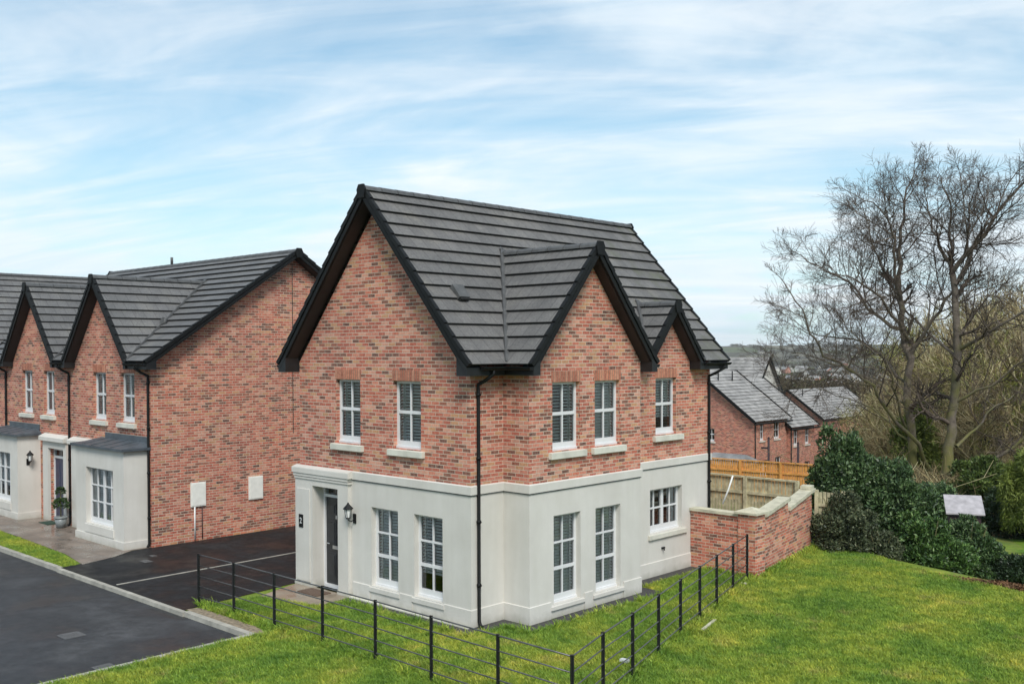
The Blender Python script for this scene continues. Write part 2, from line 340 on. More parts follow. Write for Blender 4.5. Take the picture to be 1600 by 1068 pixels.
# ------------------------------------------------------------------ walls
class Face:
    """a vertical wall plane: O on the ground line, T along, Nn outward"""
    def __init__(s,O,T,Nn): s.O=Vector((*O,0)); s.T=Vector((*T,0)); s.N=Vector((*Nn,0)); s.Z=Vector((0,0,1))
    def P(s,u,d,z): return s.O+s.T*u+s.N*d+s.Z*z
    def box(s,mb,u0,u1,d0,d1,z0,z1,mi=0): mb.obox(s.O,s.T,s.N,s.Z,u0,u1,d0,d1,z0,z1,mi)
def wall(mb,F,u0,u1,z0,z1,ops=(),rev=.11,mi=0,d=0,rmi=None):
    ops=[o for o in ops if o[0]<u1 and o[1]>u0 and o[2]<z1 and o[3]>z0]
    us=sorted({u0,u1,*[x for o in ops for x in o[:2]]}); zs=sorted({z0,z1,*[x for o in ops for x in o[2:4]]})
    for a,b in zip(us,us[1:]):
        for c,e in zip(zs,zs[1:]):
            um,zm=(a+b)/2,(c+e)/2
            if any(o[0]<um<o[1] and o[2]<zm<o[3] for o in ops): continue
            mb.poly([F.P(a,d,c),F.P(b,d,c),F.P(b,d,e),F.P(a,d,e)],mi)
    for o in ops:
        a,b,c,e=o[:4]; r=o[4] if len(o)>4 else rev; k=mi if rmi is None else rmi
        for q in (((a,c),(b,c)),((b,c),(b,e)),((b,e),(a,e)),((a,e),(a,c))):
            (p1,q1),(p2,q2)=q
            mb.poly([F.P(p1,d,q1),F.P(p2,d,q2),F.P(p2,d-r,q2),F.P(p1,d-r,q1)],k)
def gable(mb,F,uc,w,z0,z1,mi=0,d=0):
    mb.poly([F.P(uc-w,d,z0),F.P(uc+w,d,z0),F.P(uc,d,z1)],mi)
blind_rnd=random.Random(3)
def window(parent,F,u0,u1,z0,z1,cols,rows,rec=.10,mull=None,sill=None,lint=None,blind='slats',sillmat='stone',fine=True):
    d1=-rec; d0=d1-.07; fw=.055
    mb=MB(); B=lambda *a: F.box(mb,*a)
    sz0=z0
    if sill: B(u0+.002,u1-.002,d0+.004,d1+.03,z0,z0+.045); z0+=.045
    B(u0,u0+fw,d0,d1,z0,z1); B(u1-fw,u1,d0,d1,z0,z1); B(u0+fw,u1-fw,d0,d1,z1-fw,z1); B(u0+fw,u1-fw,d0,d1,z0,z0+fw+.06)
    gu0,gu1,gz0,gz1=u0+fw,u1-fw,z0+fw+.06,z1-fw
    bars=[]
    if mull:
        um=(gu0+gu1)/2; B(um-.05,um+.05,d0+.002,d1+.004,gz0,gz1)
        halves=[(gu0,um-.05),(um+.05,gu1)]
    else: halves=[(gu0,gu1)]
    for a,b in halves:
        for k in range(1,cols): x=a+(b-a)*k/cols; B(x-.016,x+.016,d0+.01,d1-.004,gz0,gz1)
    for k in range(1,rows):
        z=gz0+(gz1-gz0)*k/rows; hw=.034 if (rows<=3 and not mull and (rows==2 or k==1)) else .02
        B(gu0,gu1,d0+.006,d1-.002,z-hw,z+hw)
    w=mb.build('window',M['upvc'],parent)
    g=MB(); dg=d1-.035; g.poly([F.P(gu0-.01,dg,gz0-.01),F.P(gu1+.01,dg,gz0-.01),F.P(gu1+.01,dg,gz1+.01),F.P(gu0-.01,dg,gz1+.01)])
    g.build('glazing',M['glass'],w)
    if fine:
        b=MB(); db=d0-.012
        if blind=='slats':
            z=gz0+.01; st=.066; ang=R_(blind_rnd.uniform(34,58)); low=gz0+(0 if blind_rnd.random()<.8 else (gz1-gz0)*.22)
            while z<gz1:
                if z>low:
                    dd=.028*math.cos(ang); hh=.028*math.sin(ang)
                    b.box8([F.P(gu0,db-dd,z+hh),F.P(gu1,db-dd,z+hh),F.P(gu1,db+dd,z-hh),F.P(gu0,db+dd,z-hh),
                            F.P(gu0,db-dd,z+hh+.004),F.P(gu1,db-dd,z+hh+.004),F.P(gu1,db+dd,z-hh+.004),F.P(gu0,db+dd,z-hh+.004)])
                z+=st
            for x in (gu0+.1,gu1-.1): F.box(b,x-.006,x+.006,db-.03,db+.03,low,gz1)
            b.build('blind',M['blind'],w)
        else:
            for a,c in ((gu0-.02,gu0+(gu1-gu0)*.26),(gu1-(gu1-gu0)*.26,gu1+.02)):
                n=7
                for k in range(n):
                    x0=a+(c-a)*k/n; x1=a+(c-a)*(k+1)/n; e0=.03*(k%2); e1=.03*((k+1)%2)
                    b.poly([F.P(x0,db-e0,gz0),F.P(x1,db-e1,gz0),F.P(x1,db-e1,gz1),F.P(x0,db-e0,gz1)],smooth=False)
                b.build('curtain',M['curtain'],w); b=MB()
    if sill:
        s=MB(); a,b_,h,pr=sill
        s.box8([F.P(a,-rec+.01,sz0-h),F.P(b_,-rec+.01,sz0-h),F.P(b_,pr,sz0-h),F.P(a,pr,sz0-h),
                F.P(a,-rec+.01,sz0-.004),F.P(b_,-rec+.01,sz0-.004),F.P(b_,pr,sz0-.03),F.P(a,pr,sz0-.03)])
        s.build('sill',M[sillmat],w)
    if lint:
        s=MB(); F.box(s,u0-lint,u1+lint,-.02,.006,z1+.002,z1+.227); s.build('lintel',M['soldier'],w)
    return w

# ------------------------------------------------------------------ roofs
def roof_plane(mb, P0, A, S, Nn, zs0, zs1, bounds, breaks, rnd_, course=.345, lip=.066):
    """P0 eave origin; S up-slope unit; z from zs0 (eave) to zs1 (ridge); bounds(z)->[(a0,a1)]"""
    L=(zs1-zs0)/S.z; n=round(L/course); c=L/n
    P=lambda s,a,h: P0+A*a+S*s+Nn*h
    sb=sorted((z-zs0)/S.z for z in breaks)
    for i in range(n):
        s0,s1=i*c,(i+1)*c
        cuts=[s0]+[x for x in sb if s0+1e-4<x<s1-1e-4]+[s1]
        h=lambda s: lip+(.010-lip)*(s-s0)/c
        for j,(a,b) in enumerate(zip(cuts,cuts[1:])):
            e=1e-4
            I0=bounds(zs0+(a+e)*S.z); I1=bounds(zs0+(b-e)*S.z)
            for (l0,r0),(l1,r1) in zip(I0,I1):
                if r0-l0<.01 and r1-l1<.01: continue
                r0=max(r0,l0); r1=max(r1,l1)
                mb.poly([P(a,l0,h(a)),P(a,r0,h(a)),P(b,r1,h(b)),P(b,l1,h(b))],0,[(l0,a/c*.345+.01),(r0,a/c*.345+.01),(r1,b/c*.345-.001),(l1,b/c*.345-.001)])
                if j==0:
                    g=.048
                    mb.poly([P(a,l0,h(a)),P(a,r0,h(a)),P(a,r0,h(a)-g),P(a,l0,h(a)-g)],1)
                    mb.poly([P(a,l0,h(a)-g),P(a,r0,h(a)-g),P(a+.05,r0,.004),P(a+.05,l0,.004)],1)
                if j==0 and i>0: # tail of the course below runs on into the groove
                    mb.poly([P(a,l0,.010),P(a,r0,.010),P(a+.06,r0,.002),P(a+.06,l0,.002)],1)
def gable_roof(parent, R0, D, w, ze, zr, L, bR, bL, brR=(), brL=(), ends=(True,False), ridge_len=None, gut=(None,None), tile='tile', wallback=.38, rv=(0,0), knee=.31):
    """R0 (x,y) of the ridge at the front verge; D unit dir into the building; E=right of D"""
    D=Vector((*D,0)); E=Vector((D.y,-D.x,0)); Z=Vector((0,0,1)); R0=Vector((*R0,0))
    mb=MB(); rise=zr-ze; sl=math.hypot(w,rise)
    for sgn,bf,br in ((1,bR,brR),(-1,bL,brL)):
        if bf is None: continue
        Eo=E*sgn; P0=R0+Eo*w+Z*ze; S=(-Eo*w+Z*rise)/sl; Nn=(Eo*rise+Z*w)/sl
        roof_plane(mb,P0,D,S,Nn,ze,zr,bf,br,rnd)
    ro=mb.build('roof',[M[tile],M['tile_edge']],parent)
    # underside boards
    # ridge tiles
    rl=ridge_len or L; rb=MB(); x=0; rr=.115
    while x<rl-.02:
        x1=min(x+.45,rl)
        for k in range(6):
            t0=math.pi*k/6; t1=math.pi*(k+1)/6
            f=lambda t,q,r: R0+D*q+Z*(zr-.035)+E*(math.cos(t)*r*1.15)+Z*(math.sin(t)*r)
            rb.poly([f(t0,x,rr),f(t1,x,rr),f(t1,x1-.012,rr-.006),f(t0,x1-.012,rr-.006)],smooth=True)
            rb.poly([f(t0,x1-.012,rr-.03),f(t1,x1-.012,rr-.03),f(t1,x1,rr-.03),f(t0,x1,rr-.03)])
            rb.poly([f(t0,x,rr),f(t1,x,rr),f(t1,x,rr-.04),f(t0,x,rr-.04)])
        x=x1
    rb.build('ridge_tiles',M['ridge'],ro)
    for ei,on in enumerate(ends):
        if not on: continue
        a0=0 if ei==0 else L; dr=-1 if ei==0 else 1   # outward along D*dr
        vb=MB(); sb_=MB()
        for sgn in (1,-1):
            if (bR if sgn==1 else bL) is None: continue
            Eo=E*sgn; S=(-Eo*w+Z*rise)/sl; Nn=(Eo*rise+Z*w)/sl; P0=R0+Eo*w+Z*ze+D*a0; A=D*dr
            s0=rv[0] if sgn==1 else rv[1]
            # dry verge units, one per course
            n=round(sl/.345); c=sl/n
            for i in range(n):
                a,b=i*c,(i+1)*c+.03
                if a<s0-.1: continue
                P=lambda s,q,h: P0+A*q+S*s+Nn*h
                vb.box8([P(a,-.07,-.02),P(a,.020,-.02),P(b,.016,-.030),P(b,-.07,-.030),P(a,-.07,.078),P(a,.020,.078),P(b,.016,.050),P(b,-.07,.050)])
            # barge board and soffit
            vb.obox(P0,S,A,Nn,s0-(.0),sl-.02,-.022,.0,-.125,-.045); vb.obox(P0,S,A,Nn,s0,sl-.03,-.05,.004,-.14,-.125)
            sb_.obox(P0,S,A,Nn,s0,sl-.12,-wallback,-.052,-.15,-.12)
        apex=R0+Z*zr+D*a0; A=D*dr
        pts=[(-.10,-.20),(.10,-.20),(.14,-.02),(.08,.09),(-.08,.09),(-.14,-.02)]
        q0=[apex+E*x+Z*z+A*.0 for x,z in pts]; q1=[apex+E*x+Z*z+A*.045 for x,z in pts]
        vb.poly(q1); 
        for k in range(6): vb.poly([q0[k],q0[(k+1)%6],q1[(k+1)%6],q1[k]])
        # knee brackets where the barge meets the eaves
        for sgn in (1,-1):
            if (bR if sgn==1 else bL) is None or (rv[0] if sgn==1 else rv[1])>0: continue
            Eo=E*sgn; P0=R0+Z*0+D*a0+A*(-wallback)
            e=[(w-.02,ze-.03),(w-.02,ze-.19),(w-knee,ze-.19),(w-knee,ze+knee*rise/w-.16)]
            f0=[P0+Eo*x+Z*z for x,z in e]; f1=[P0+Eo*x+Z*z+A*(wallback+.004) for x,z in e]
            sb_.poly(f0); sb_.poly(f1)
            for k in range(4): sb_.poly([f0[k],f0[(k+1)%4],f1[(k+1)%4],f1[k]])
        vb.build('bargeboard',M['black'],parent); sb_.build('soffit',M['soffit'],parent)
    return ro
def eaves(parent,P,T,Nn,L,ze,depth,pieces=None):
    """fascia + soffit box along T from P at the wall line, and a gutter"""
    P=Vector((*P,0)); T=Vector((*T,0)); Nn=Vector((*Nn,0)); Z=Vector((0,0,1))
    b=MB(); b.obox(P,T,Nn,Z,0,L,0,depth-.03,ze-.19,ze-.02); b.build('fascia',M['soffit'],parent)
    g=MB(); c0=P+Nn*(depth+.03)+Z*(ze-.03); r=.062
    for k in range(6):
        t0=math.pi+math.pi*k/6; t1=math.pi+math.pi*(k+1)/6
        f=lambda t,q,rr: c0+T*q+Nn*(math.cos(t)*rr)+Z*(math.sin(t)*rr)
        g.poly([f(t0,-.03,r),f(t1,-.03,r),f(t1,L+.03,r),f(t0,L+.03,r)],smooth=True)
        g.poly([f(t0,-.03,r-.008),f(t1,-.03,r-.008),f(t1,L+.03,r-.008),f(t0,L+.03,r-.008)],smooth=True)
    for q in (-.03,L+.03):
        g.poly([c0+T*q+Nn*(math.cos(math.pi+math.pi*k/6)*r)+Z*(math.sin(math.pi+math.pi*k/6)*r) for k in range(7)])
    for q in (-.03,L+.03): g.obox(c0,T,Nn,Z,q-.004,q+.004,-r,r,-.002,.006)
    g.obox(c0,T,Nn,Z,-.03,L+.03,r-.006,r+.008,-.006,.008)
    g.build('gutter',M['black'],parent)
def downpipe(parent,top,wallpt,zbot,kick):
    """top: point under the gutter; wallpt (x,y) line of the pipe; kick: xy of the shoe"""
    mb=MB(); t=Vector(top); wx,wy=wallpt; r=.036
    mid=Vector((wx,wy,t.z-.34))
    mb.tube([t,t-Vector((0,0,.08)),t.lerp(mid,.5)-Vector((0,0,.03)),mid+Vector((0,0,.05)),mid-Vector((0,0,.05)),(wx,wy,zbot+.12),(wx+kick[0]*.4,wy+kick[1]*.4,zbot+.05),(wx+kick[0],wy+kick[1],zbot+.02)],r,10)
    z=mid.z-.15
    while z>zbot+.2:
        mb.tube([(wx,wy,z-.03),(wx,wy,z+.03)],.046,10); mb.box(wx-.06,wx+.06,wy-.02,wy+.02,z-.012,z+.012); z-=1.25
    mb.build('downpipe',M['black'],parent)
def strip(mb,p0,p1,wd,h,up=Vector((0,0,1)),mi=0):
    p0=Vector(p0);p1=Vector(p1); d=(p1-p0); L=d.length; d.normalize(); s=d.cross(up).normalized(); u=s.cross(d)
    mb.obox(p0,d,s,u,0,L,-wd/2,wd/2,-h,h,mi)

# ================================================================== MAIN HOUSE
Wd,a_,b_,c_,D_=5.72,.92,.71,3.70,8.61
ZE,ZR=5.15,8.88; XR=-Wd/2
house=empty('brick_house',(0,0,0),'large brick house with cream rendered ground floor and two small gables over its side wall','house')
FF=Face((0,0),(1,0),(0,-1)); FR=Face((0,0),(0,1),(1,0)); FB=Face((b_,0),(0,1),(1,0))
upF=[(-4.32,-3.45,3.40,4.82),(-2.33,-1.46,3.40,4.82)]
loF=[(-3.09,-2.20,.36,2.07),(-1.69,-.82,.36,2.07)]
upB=[(1.62,2.49,3.40,4.80),(2.99,3.86,3.40,4.80)]; loB=[(1.65,2.51,.28,2.09),(3.01,3.88,.28,2.09)]
upR=[(6.21,7.08,3.40,4.77)]; loR=[(5.98,7.33,1.04,2.10)]
ZC=2.70
br=MB()
wall(br,FF,-Wd,0,ZC,5.2,upF); gable(br,FF,XR,2.86,5.2,5.2+2.86*(3.73/3.18)+.0)
wall(br,FR,0,a_,ZC,5.2); wall(br,FR,a_+c_,D_,ZC,5.2,upR)
fr2=Face((0,0),(0,1),(1,0)); gable(br,fr2,6.69,.98,5.2,6.36,d=-.004)
wall(br,FB,a_,a_+c_,ZC,5.2,upB); gable(br,FB,a_+c_/2,1.85,5.2,5.2+1.85*(2.477/2.08))
for y,s in ((a_,-1),(a_+c_,1)): wall(br,Face((0,y),(1,0),(0,s)),0,b_,ZC,5.2)
wall(br,Face((-Wd,0),(0,1),(-1,0)),0,D_,0,5.2)
FK=Face((0,D_),(1,0),(0,1)); wall(br,FK,-Wd,0,0,5.2); gable(br,FK,XR,2.86,5.2,8.5)
br.build('brick_wall',M['brick'],house)
rw=MB(); DZ=(-5.13,-4.17,0,2.35,.34)
wall(rw,FF,-Wd,0,0,ZC,loF+[DZ],rev=.13); wall(rw,FR,0,a_,0,ZC); wall(rw,FR,a_+c_,D_,0,ZC,loR,rev=.13)
wall(rw,FB,a_,a_+c_,0,ZC,loB,rev=.13)
for y,s in ((a_,-1),(a_+c_,1)): wall(rw,Face((0,y),(1,0),(0,s)),0,b_,0,ZC)
rw.build('rendered_wall',M['render'],house)
# cornice band: sloped top
def band(mb,F,u0,u1,z0,z1,pr,e0=0,e1=0,d=0):
    """e0/e1 = how far the ends run past u0/u1 (mitre)"""
    c=[F.P(u0-e0*pr,d+pr,z0),F.P(u1+e1*pr,d+pr,z0),F.P(u1+e1*.002,d+.002,z0),F.P(u0-e0*.002,d+.002,z0),F.P(u0-e0*pr,d+pr,z1-.02),F.P(u1+e1*pr,d+pr,z1-.02),F.P(u1+e1*.002,d+.002,z1),F.P(u0-e0*.002,d+.002,z1)]
    mb.box8(c)
cb=MB()
for (z0,z1,pr) in ((2.62,2.80,.036),):
    band(cb,FF,-3.72,0,z0,z1,pr,0,1); band(cb,FR,0,a_,z0,z1,pr,1,-1); band(cb,Face((0,a_),(1,0),(0,-1)),0,b_,z0,z1,pr,-1,1)
    band(cb,FB,a_,a_+c_,z0,z1,pr,1,1); band(cb,FR,a_+c_,D_,z0,z1,pr,-1,1)
cb.build('cornice',M['render'],house)
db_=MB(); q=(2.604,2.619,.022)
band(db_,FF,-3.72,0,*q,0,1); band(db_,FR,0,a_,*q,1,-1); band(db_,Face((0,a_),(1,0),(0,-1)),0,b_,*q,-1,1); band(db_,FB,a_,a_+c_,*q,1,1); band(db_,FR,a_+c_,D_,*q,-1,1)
db_.build('cornice_shadow_strip',M['lead'],house)  # added dark strip standing for the shadow and dirt line under the cornice
sb0=MB(); FF.box(sb0,-3.74,0.0,.034,.12,-.05,.035); sb0.build('foot_slab',M['stone'],house)
for (z0,z1,pr) in ((0,.36,.022),):
    def pl(F,u0,u1,e0,e1): 
        c=[F.P(u0-e0*pr,pr,z0),F.P(u1+e1*pr,pr,z0),F.P(u1,.002,z0),F.P(u0,.002,z0),F.P(u0-e0*pr,pr,z1-.01),F.P(u1+e1*pr,pr,z1-.01),F.P(u1,.002,z1),F.P(u0,.002,z1)]; pb=MB(); pb.box8(c); pb.build('plinth',M['render'],house)
    pl(FF,-3.72,-3.14,0,0); pl(FF,-2.15,-1.74,0,0); pl(FF,-.77,0,0,1); pl(FR,0,a_,1,-1); pl(Face((0,a_),(1,0),(0,-1)),0,b_,-1,1)
    pl(FB,a_,1.55,1,0); pl(FB,2.62,2.90,0,0); pl(FB,3.98,a_+c_,0,1); pl(FR,a_+c_,D_,-1,1)
for o in upF: window(house,FF,*o,2,2,sill=(o[0]-.12,o[1]+.12,.15,.09),lint=.03)
for o in loF: window(house,FF,*o,2,3,rec=.13,sill=(o[0]-.06,o[1]+.06,.12,.035),sillmat='render')
for o in upB: window(house,FB,*o,2,2,sill=(o[0]-.12,o[1]+.14,.15,.09),lint=.03)
for o in loB: window(house,FB,*o,2,3,rec=.13,sill=(o[0]-.10,o[1]+.10,.10,.045),sillmat='render')
for o in upR: window(house,FR,*o,2,2,sill=(o[0]-.12,o[1]+.22,.15,.09),lint=.03)
for o in loR: window(house,FR,*o,2,2,rec=.13,mull=True,sill=(o[0]-.08,o[1]+.16,.13,.06),blind='curtain')
# ground-floor window panels under the sills
# portal
pt=MB()
FF.box(pt,-5.80,-5.13,.002,.09,0,2.36); FF.box(pt,-4.17,-3.80,.002,.09,0,2.36); FF.box(pt,-5.80,-3.80,.002,.09,2.36,2.56)
FF.box(pt,-5.72,-5.22,.09,.11,.12,2.26); FF.box(pt,-5.83,-3.77,.002,.13,2.56,2.62); 
FF.box(pt,-5.86,-3.72,.002,.15,2.63,2.74); FF.box(pt,-5.81,-3.76,.002,.115,2.50,2.54)
pt.box8([(-5.86,-.15,2.74),(-3.72,-.15,2.74),(-3.72,-.002,2.74),(-5.86,-.002,2.74),(-5.86,-.145,2.76),(-3.72,-.145,2.76),(-3.72,-.002,2.80),(-5.86,-.002,2.80)])
FF.box(pt,-5.82,-5.11,.0,.11,0,.10); FF.box(pt,-4.19,-3.78,.0,.11,0,.10)
pt.build('door_surround',M['render'],house)
dm=MB(); FF.box(dm,-5.08,-4.22,-.315,-.27,.08,2.08)
for (u0,u1,z0,z1) in ((-4.98,-4.70,.95,1.55),(-4.60,-4.32,.95,1.55),(-4.98,-4.70,.22,.80),(-4.60,-4.32,.22,.80),(-4.98,-4.70,1.68,1.95),(-4.60,-4.32,1.68,1.95)):
    FF.box(dm,u0,u1,-.27,-.260,z0,z1); FF.box(dm,u0+.05,u1-.05,-.260,-.248,z0+.05,z1-.05)
door=dm.build('front_door',M['door'],house)
fr_=MB()
for q in ((-5.13,-5.085,-.34,-.23,.0,2.35),(-4.215,-4.17,-.34,-.23,0,2.35),(-5.085,-4.215,-.34,-.23,2.085,2.15),(-5.085,-4.215,-.34,-.23,2.31,2.35),(-5.085,-4.215,-.34,-.2,0,.07)): FF.box(fr_,*q)
fr_.build('door_frame',M['upvc'],door)
g=MB(); g.poly([FF.P(-5.09,-.28,2.145),FF.P(-4.21,-.28,2.145),FF.P(-4.21,-.28,2.315),FF.P(-5.09,-.28,2.315)]); g.build('fanlight',M['glass'],door)
h=MB(); FF.box(h,-4.80,-4.42,-.247,-.232,.90,.98); h.build('letterbox',M['chrome'],door)
h=MB(); h.tube([FF.P(-4.98,-.24,1.02),FF.P(-4.98,-.19,1.02),FF.P(-4.86,-.19,1.02)],.012,6); h.build('handle',M['chrome'],door)
h=MB(); FF.box(h,-4.68,-4.62,-.25,-.232,1.60,1.68); h.build('knocker',M['chrome'],door)
# back wall of the porch recess around the door is closed by the frame; number plate
pl_=MB(); FF.box(pl_,-5.62,-5.46,.112,.125,1.36,1.66); plate=pl_.build('number_plate',M['black'],house)
def text_mesh(s,name,size,loc,rot,mt,parent,ext=.002):
    cu=bpy.data.curves.new(name,'FONT'); cu.body=s; cu.size=size; cu.extrude=ext; cu.align_x='CENTER'; cu.align_y='CENTER'
    o=bpy.data.objects.new(name,cu); col.objects.link(o); dg=bpy.context.evaluated_depsgraph_get(); me=bpy.data.meshes.new_from_object(o.evaluated_get(dg)); bpy.data.objects.remove(o)
    o=bpy.data.objects.new(name,me); me.materials.append(mt); col.objects.link(o); o.location=loc; o.rotation_euler=rot; o.parent=parent; return o
text_mesh('2','number',.19,(-5.54,-.128,1.51),(R_(90),0,0),M['white'],plate)
def lantern(parent,F,u,z,side=1):
    """wall lantern: back plate, arm, cage with glass, cap"""
    mb=MB(); F.box(mb,u-.045,u+.045,.0,.025,z-.15,z+.06)
    mb.tube([F.P(u,.02,z-.06),F.P(u,.10,z-.10),F.P(u,.19,z-.06),F.P(u,.19,z-.02)],.012,6)
    c=F.P(u,.19,z)
    def ring(r,zz): return [c+Vector((r*math.cos(t),r*math.sin(t),zz)) for t in [math.pi/3*k for k in range(6)]]
    def loft(r0,z0,r1,z1,m=mb):
        A,B=ring(r0,z0),ring(r1,z1)
        for k in range(6): m.poly([A[k],A[(k+1)%6],B[(k+1)%6],B[k]])
    loft(.045,-.03,.05,0); loft(.115,.20,.03,.29); loft(.115,.20,.115,.185); loft(.115,.185,.08,.185); loft(.03,.29,.012,.33)
    A,B=ring(.05,0),ring(.085,.19)
    for k in range(6): mb.tube([A[k],B[k]],.006,4)
    mb.poly(ring(.05,0))
    o=mb.build('wall_lantern',M['black'],parent)
    g=MB(); loft(.046,0,.08,.185,g); g.build('lantern_glass',M['white'],o); return o
lantern(house,FF,-3.66,1.80)
ov=MB(); FR.box(ov,6.44,6.56,.0,.03,.63,.67); ov.tube([FR.P(6.47,.0,.65),FR.P(6.47,.07,.65),FR.P(6.47,.07,.60)],.018,6); ov.tube([FR.P(6.53,0,.65),FR.P(6.53,.05,.65)],.014,6); ov.build('outside_tap',M['black'],house)
# roofs
zbr,zdr=7.627,6.557; yb,yd=a_+c_/2,6.69
kb=2.08/(zbr-ZE); kd=1.19/(zdr-ZE)
xm=lambda z: XR+3.18*(ZR-z)/(ZR-ZE)
Y0=-.38; Lm=D_+.38-Y0
def bMain(z):
    out=[]; lo=0
    cuts=[]
    for yc,k,zz in ((yb,kb,zbr),(yd,kd,zdr)):
        hw=max(0,(zz-z)*k-.03); cuts.append((yc-hw-Y0,yc+hw-Y0))
    (p,q),(r,s)=cuts
    if q>r: q=r=(q+r)/2
    return [(.0,p),(q,r),(s,Lm)]
gable_roof(house,(XR,Y0),(0,1),3.18,ZE,ZR,Lm,bMain,lambda z:[(0,Lm)],(zbr,zdr,zbr-.001,zdr-.001),(),ends=(True,True))
zoff=.05
gable_roof(house,(b_+.313,yb),(-1,0),2.08,ZE,zbr,3,lambda z:[(0,b_+.313-xm(z)+zoff)],lambda z:[(0,b_+.313-xm(z)+zoff)],ends=(True,False),ridge_len=b_+.313-xm(zbr)-.02,wallback=.313,knee=.22)
gable_roof(house,(.313,yd),(-1,0),1.19,ZE,zdr,3,lambda z:[(0,.313-xm(z)+zoff)],lambda z:[(0,.313-xm(z)+zoff)],ends=(True,False),ridge_len=.313-xm(zdr)-.02,wallback=.313,knee=.2)
vv=MB(); up=Vector((.76,0,.65))
for (yc,w,zz) in ((yb,2.08,zbr),(yd,1.19,zdr)):
    for s in (-1,1):
        strip(vv,(xm(zz)+.0,yc,zz+.09),(.33,yc+s*w,ZE+.06),.10,.035,up)
    vv.tube([(xm(zz)-.02,yc,zz+.10),(xm(zz)-.06,yc,zz+.18)],[.06,.01],5)
vv.build('valley_trim',M['ridge'],house)
tv=MB(); strip(tv,(-.76,.55,6.50),(-.98,.55,6.76),.30,.075,up); strip(tv,(-.735,.55,6.47),(-.80,.55,6.55),.24,.05,up,1); tv.build('roof_vent',[M['ridge'],M['tile_edge']],house)
eaves(house,(0,-.0),(0,1),(1,0),a_-.25,ZE,.32)                       # short eave front corner
b2=MB()
eaves(house,(0,a_),(1,0),(0,-1),b_+.28,ZE,.23)
eaves(house,(0,yd+1.19-.02),(0,1),(1,0),D_-yd-1.19+.38,ZE,.32)
eaves(house,(0,a_+c_+.02),(0,1),(1,0),.6,ZE,.32)
eaves(house,(0,a_+c_),(1,0),(0,1),b_+.28,ZE,.23)
eaves(house,(-Wd,D_+.38),(0,-1),(-1,0),D_+.7,ZE,.32)
downpipe(house,(.35,.30,ZE-.08),(.05,.17),0,(.10,-.02))
downpipe(house,(.35,8.75,ZE-.08),(.05,8.50),1.2,(0,0))
downpipe(house,(.35,5.05,ZE-.08),(.05,4.74),0,(0,0))
# rear party: small fill under bay roof sides already brick

# ================================================================== NEIGHBOURING PAIR
X2,Y2=-12.38,-.31
row=empty('joined_houses',(X2,Y2,0),'joined pair of brick houses across the driveway with cream bay windows and pointed front gables','houses')
row.location=(0,0,0)
G=Face((0,Y2),(1,0),(0,-1)); SX=Face((X2,0),(0,1),(1,0))
ZR2=8.53; YR2=4.37; XL2=-24.4
g1,g2=-15.30,-20.25; zg=7.65
up2=[(-15.98,-15.12,3.42,4.84),(-14.19,-13.33,3.42,4.84),(-21.40,-20.55,3.42,4.84),(-19.62,-18.80,3.42,4.84)]
dr1=(-19.15,-17.98,0,2.35,.17); dr2=(-16.9,-16.0,0,2.35,.17)
w2=MB()
wall(w2,G,XL2,X2,0,5.2,up2+[dr1,dr2])
for gx in (g1,g2): gable(w2,G,gx,1.95,5.2,5.2+1.95*(2.5/2.12),d=-.003)
DE=9.06
wall(w2,SX,Y2,DE,0,5.2); gable(w2,SX,YR2,4.69,5.2,8.42)
SL=Face((XL2,0),(0,1),(-1,0)); wall(w2,SL,Y2,DE,0,5.2); gable(w2,SL,YR2,4.69,5.2,8.42)
wall(w2,Face((0,DE),(1,0),(0,1)),XL2,X2,0,5.2)
w2.build('brick_wall',M['brick2'],row)
for o in up2: window(row,G,*o,2,2,sill=(o[0]-.12,o[1]+.12,.15,.09),lint=.03)
# front slope rises from y=-.63 to ridge; 0-3.38 rise over 5.0
wr=YR2+.63
ym=lambda z: YR2-wr*(ZR2-z)/(ZR2-ZE)
k2=2.12/(zg-ZE)
XV=X2+.36
def bFront(z):   # D=(-1,0): a = XV-x ; E=right of D = (0,1) ; so the front (-y) is the left side
    c=[]
    for gx in (g1,g2):
        hw=max(0,(zg-z)*k2-.03); c.append((XV-gx-hw,XV-gx+hw))
    return [(0,c[0][0]),(c[0][1],c[1][0]),(c[1][1],XV-XL2+.3)]
gable_roof(row,(XV,YR2),(-1,0),wr,ZE,ZR2,XV-XL2+.3,lambda z:[(0,XV-XL2+.3)],bFront,(),(zg,zg-.001),ends=(True,True),tile='tile2',wallback=.36)
for gx in (g1,g2):
    gable_roof(row,(gx,Y2-.33),(0,1),2.12,ZE,zg,3,lambda z:[(0,ym(z)-Y2+.33+.05)],lambda z:[(0,ym(z)-Y2+.33+.05)],ends=(True,False),ridge_len=ym(zg)-Y2+.3,tile='tile2',wallback=.33,knee=.17)
v2=MB(); up2v=Vector((0,-.56,.83))
for gx in (g1,g2):
    for s in (-1,1): strip(v2,(gx,ym(zg),zg+.08),(gx+s*2.12,-.64,ZE+.06),.10,.03,up2v)
v2.tube([(-19.9,4.37,8.6),(-19.9,4.37,8.85)],.05,6)
v2.build('valley_trim',M['ridge'],row)
eaves(row,(g1+2.12-.02,Y2),(1,0),(0,-1),X2+.36-g1-2.12,ZE,.32)
eaves(row,(g2+2.12-.02,Y2),(1,0),(0,-1),g1-g2-4.24+.04,ZE,.32)
eaves(row,(XL2-.3,Y2),(1,0),(0,-1),g2-2.12-XL2+.3,ZE,.32)
downpipe(row,(-12.62,Y2-.35,ZE-.08),(-12.44,Y2-.05),0,(0,-.06))
downpipe(row,(-17.75,Y2-.35,ZE-.08),(-17.60,Y2-.05),0,(0,-.06))
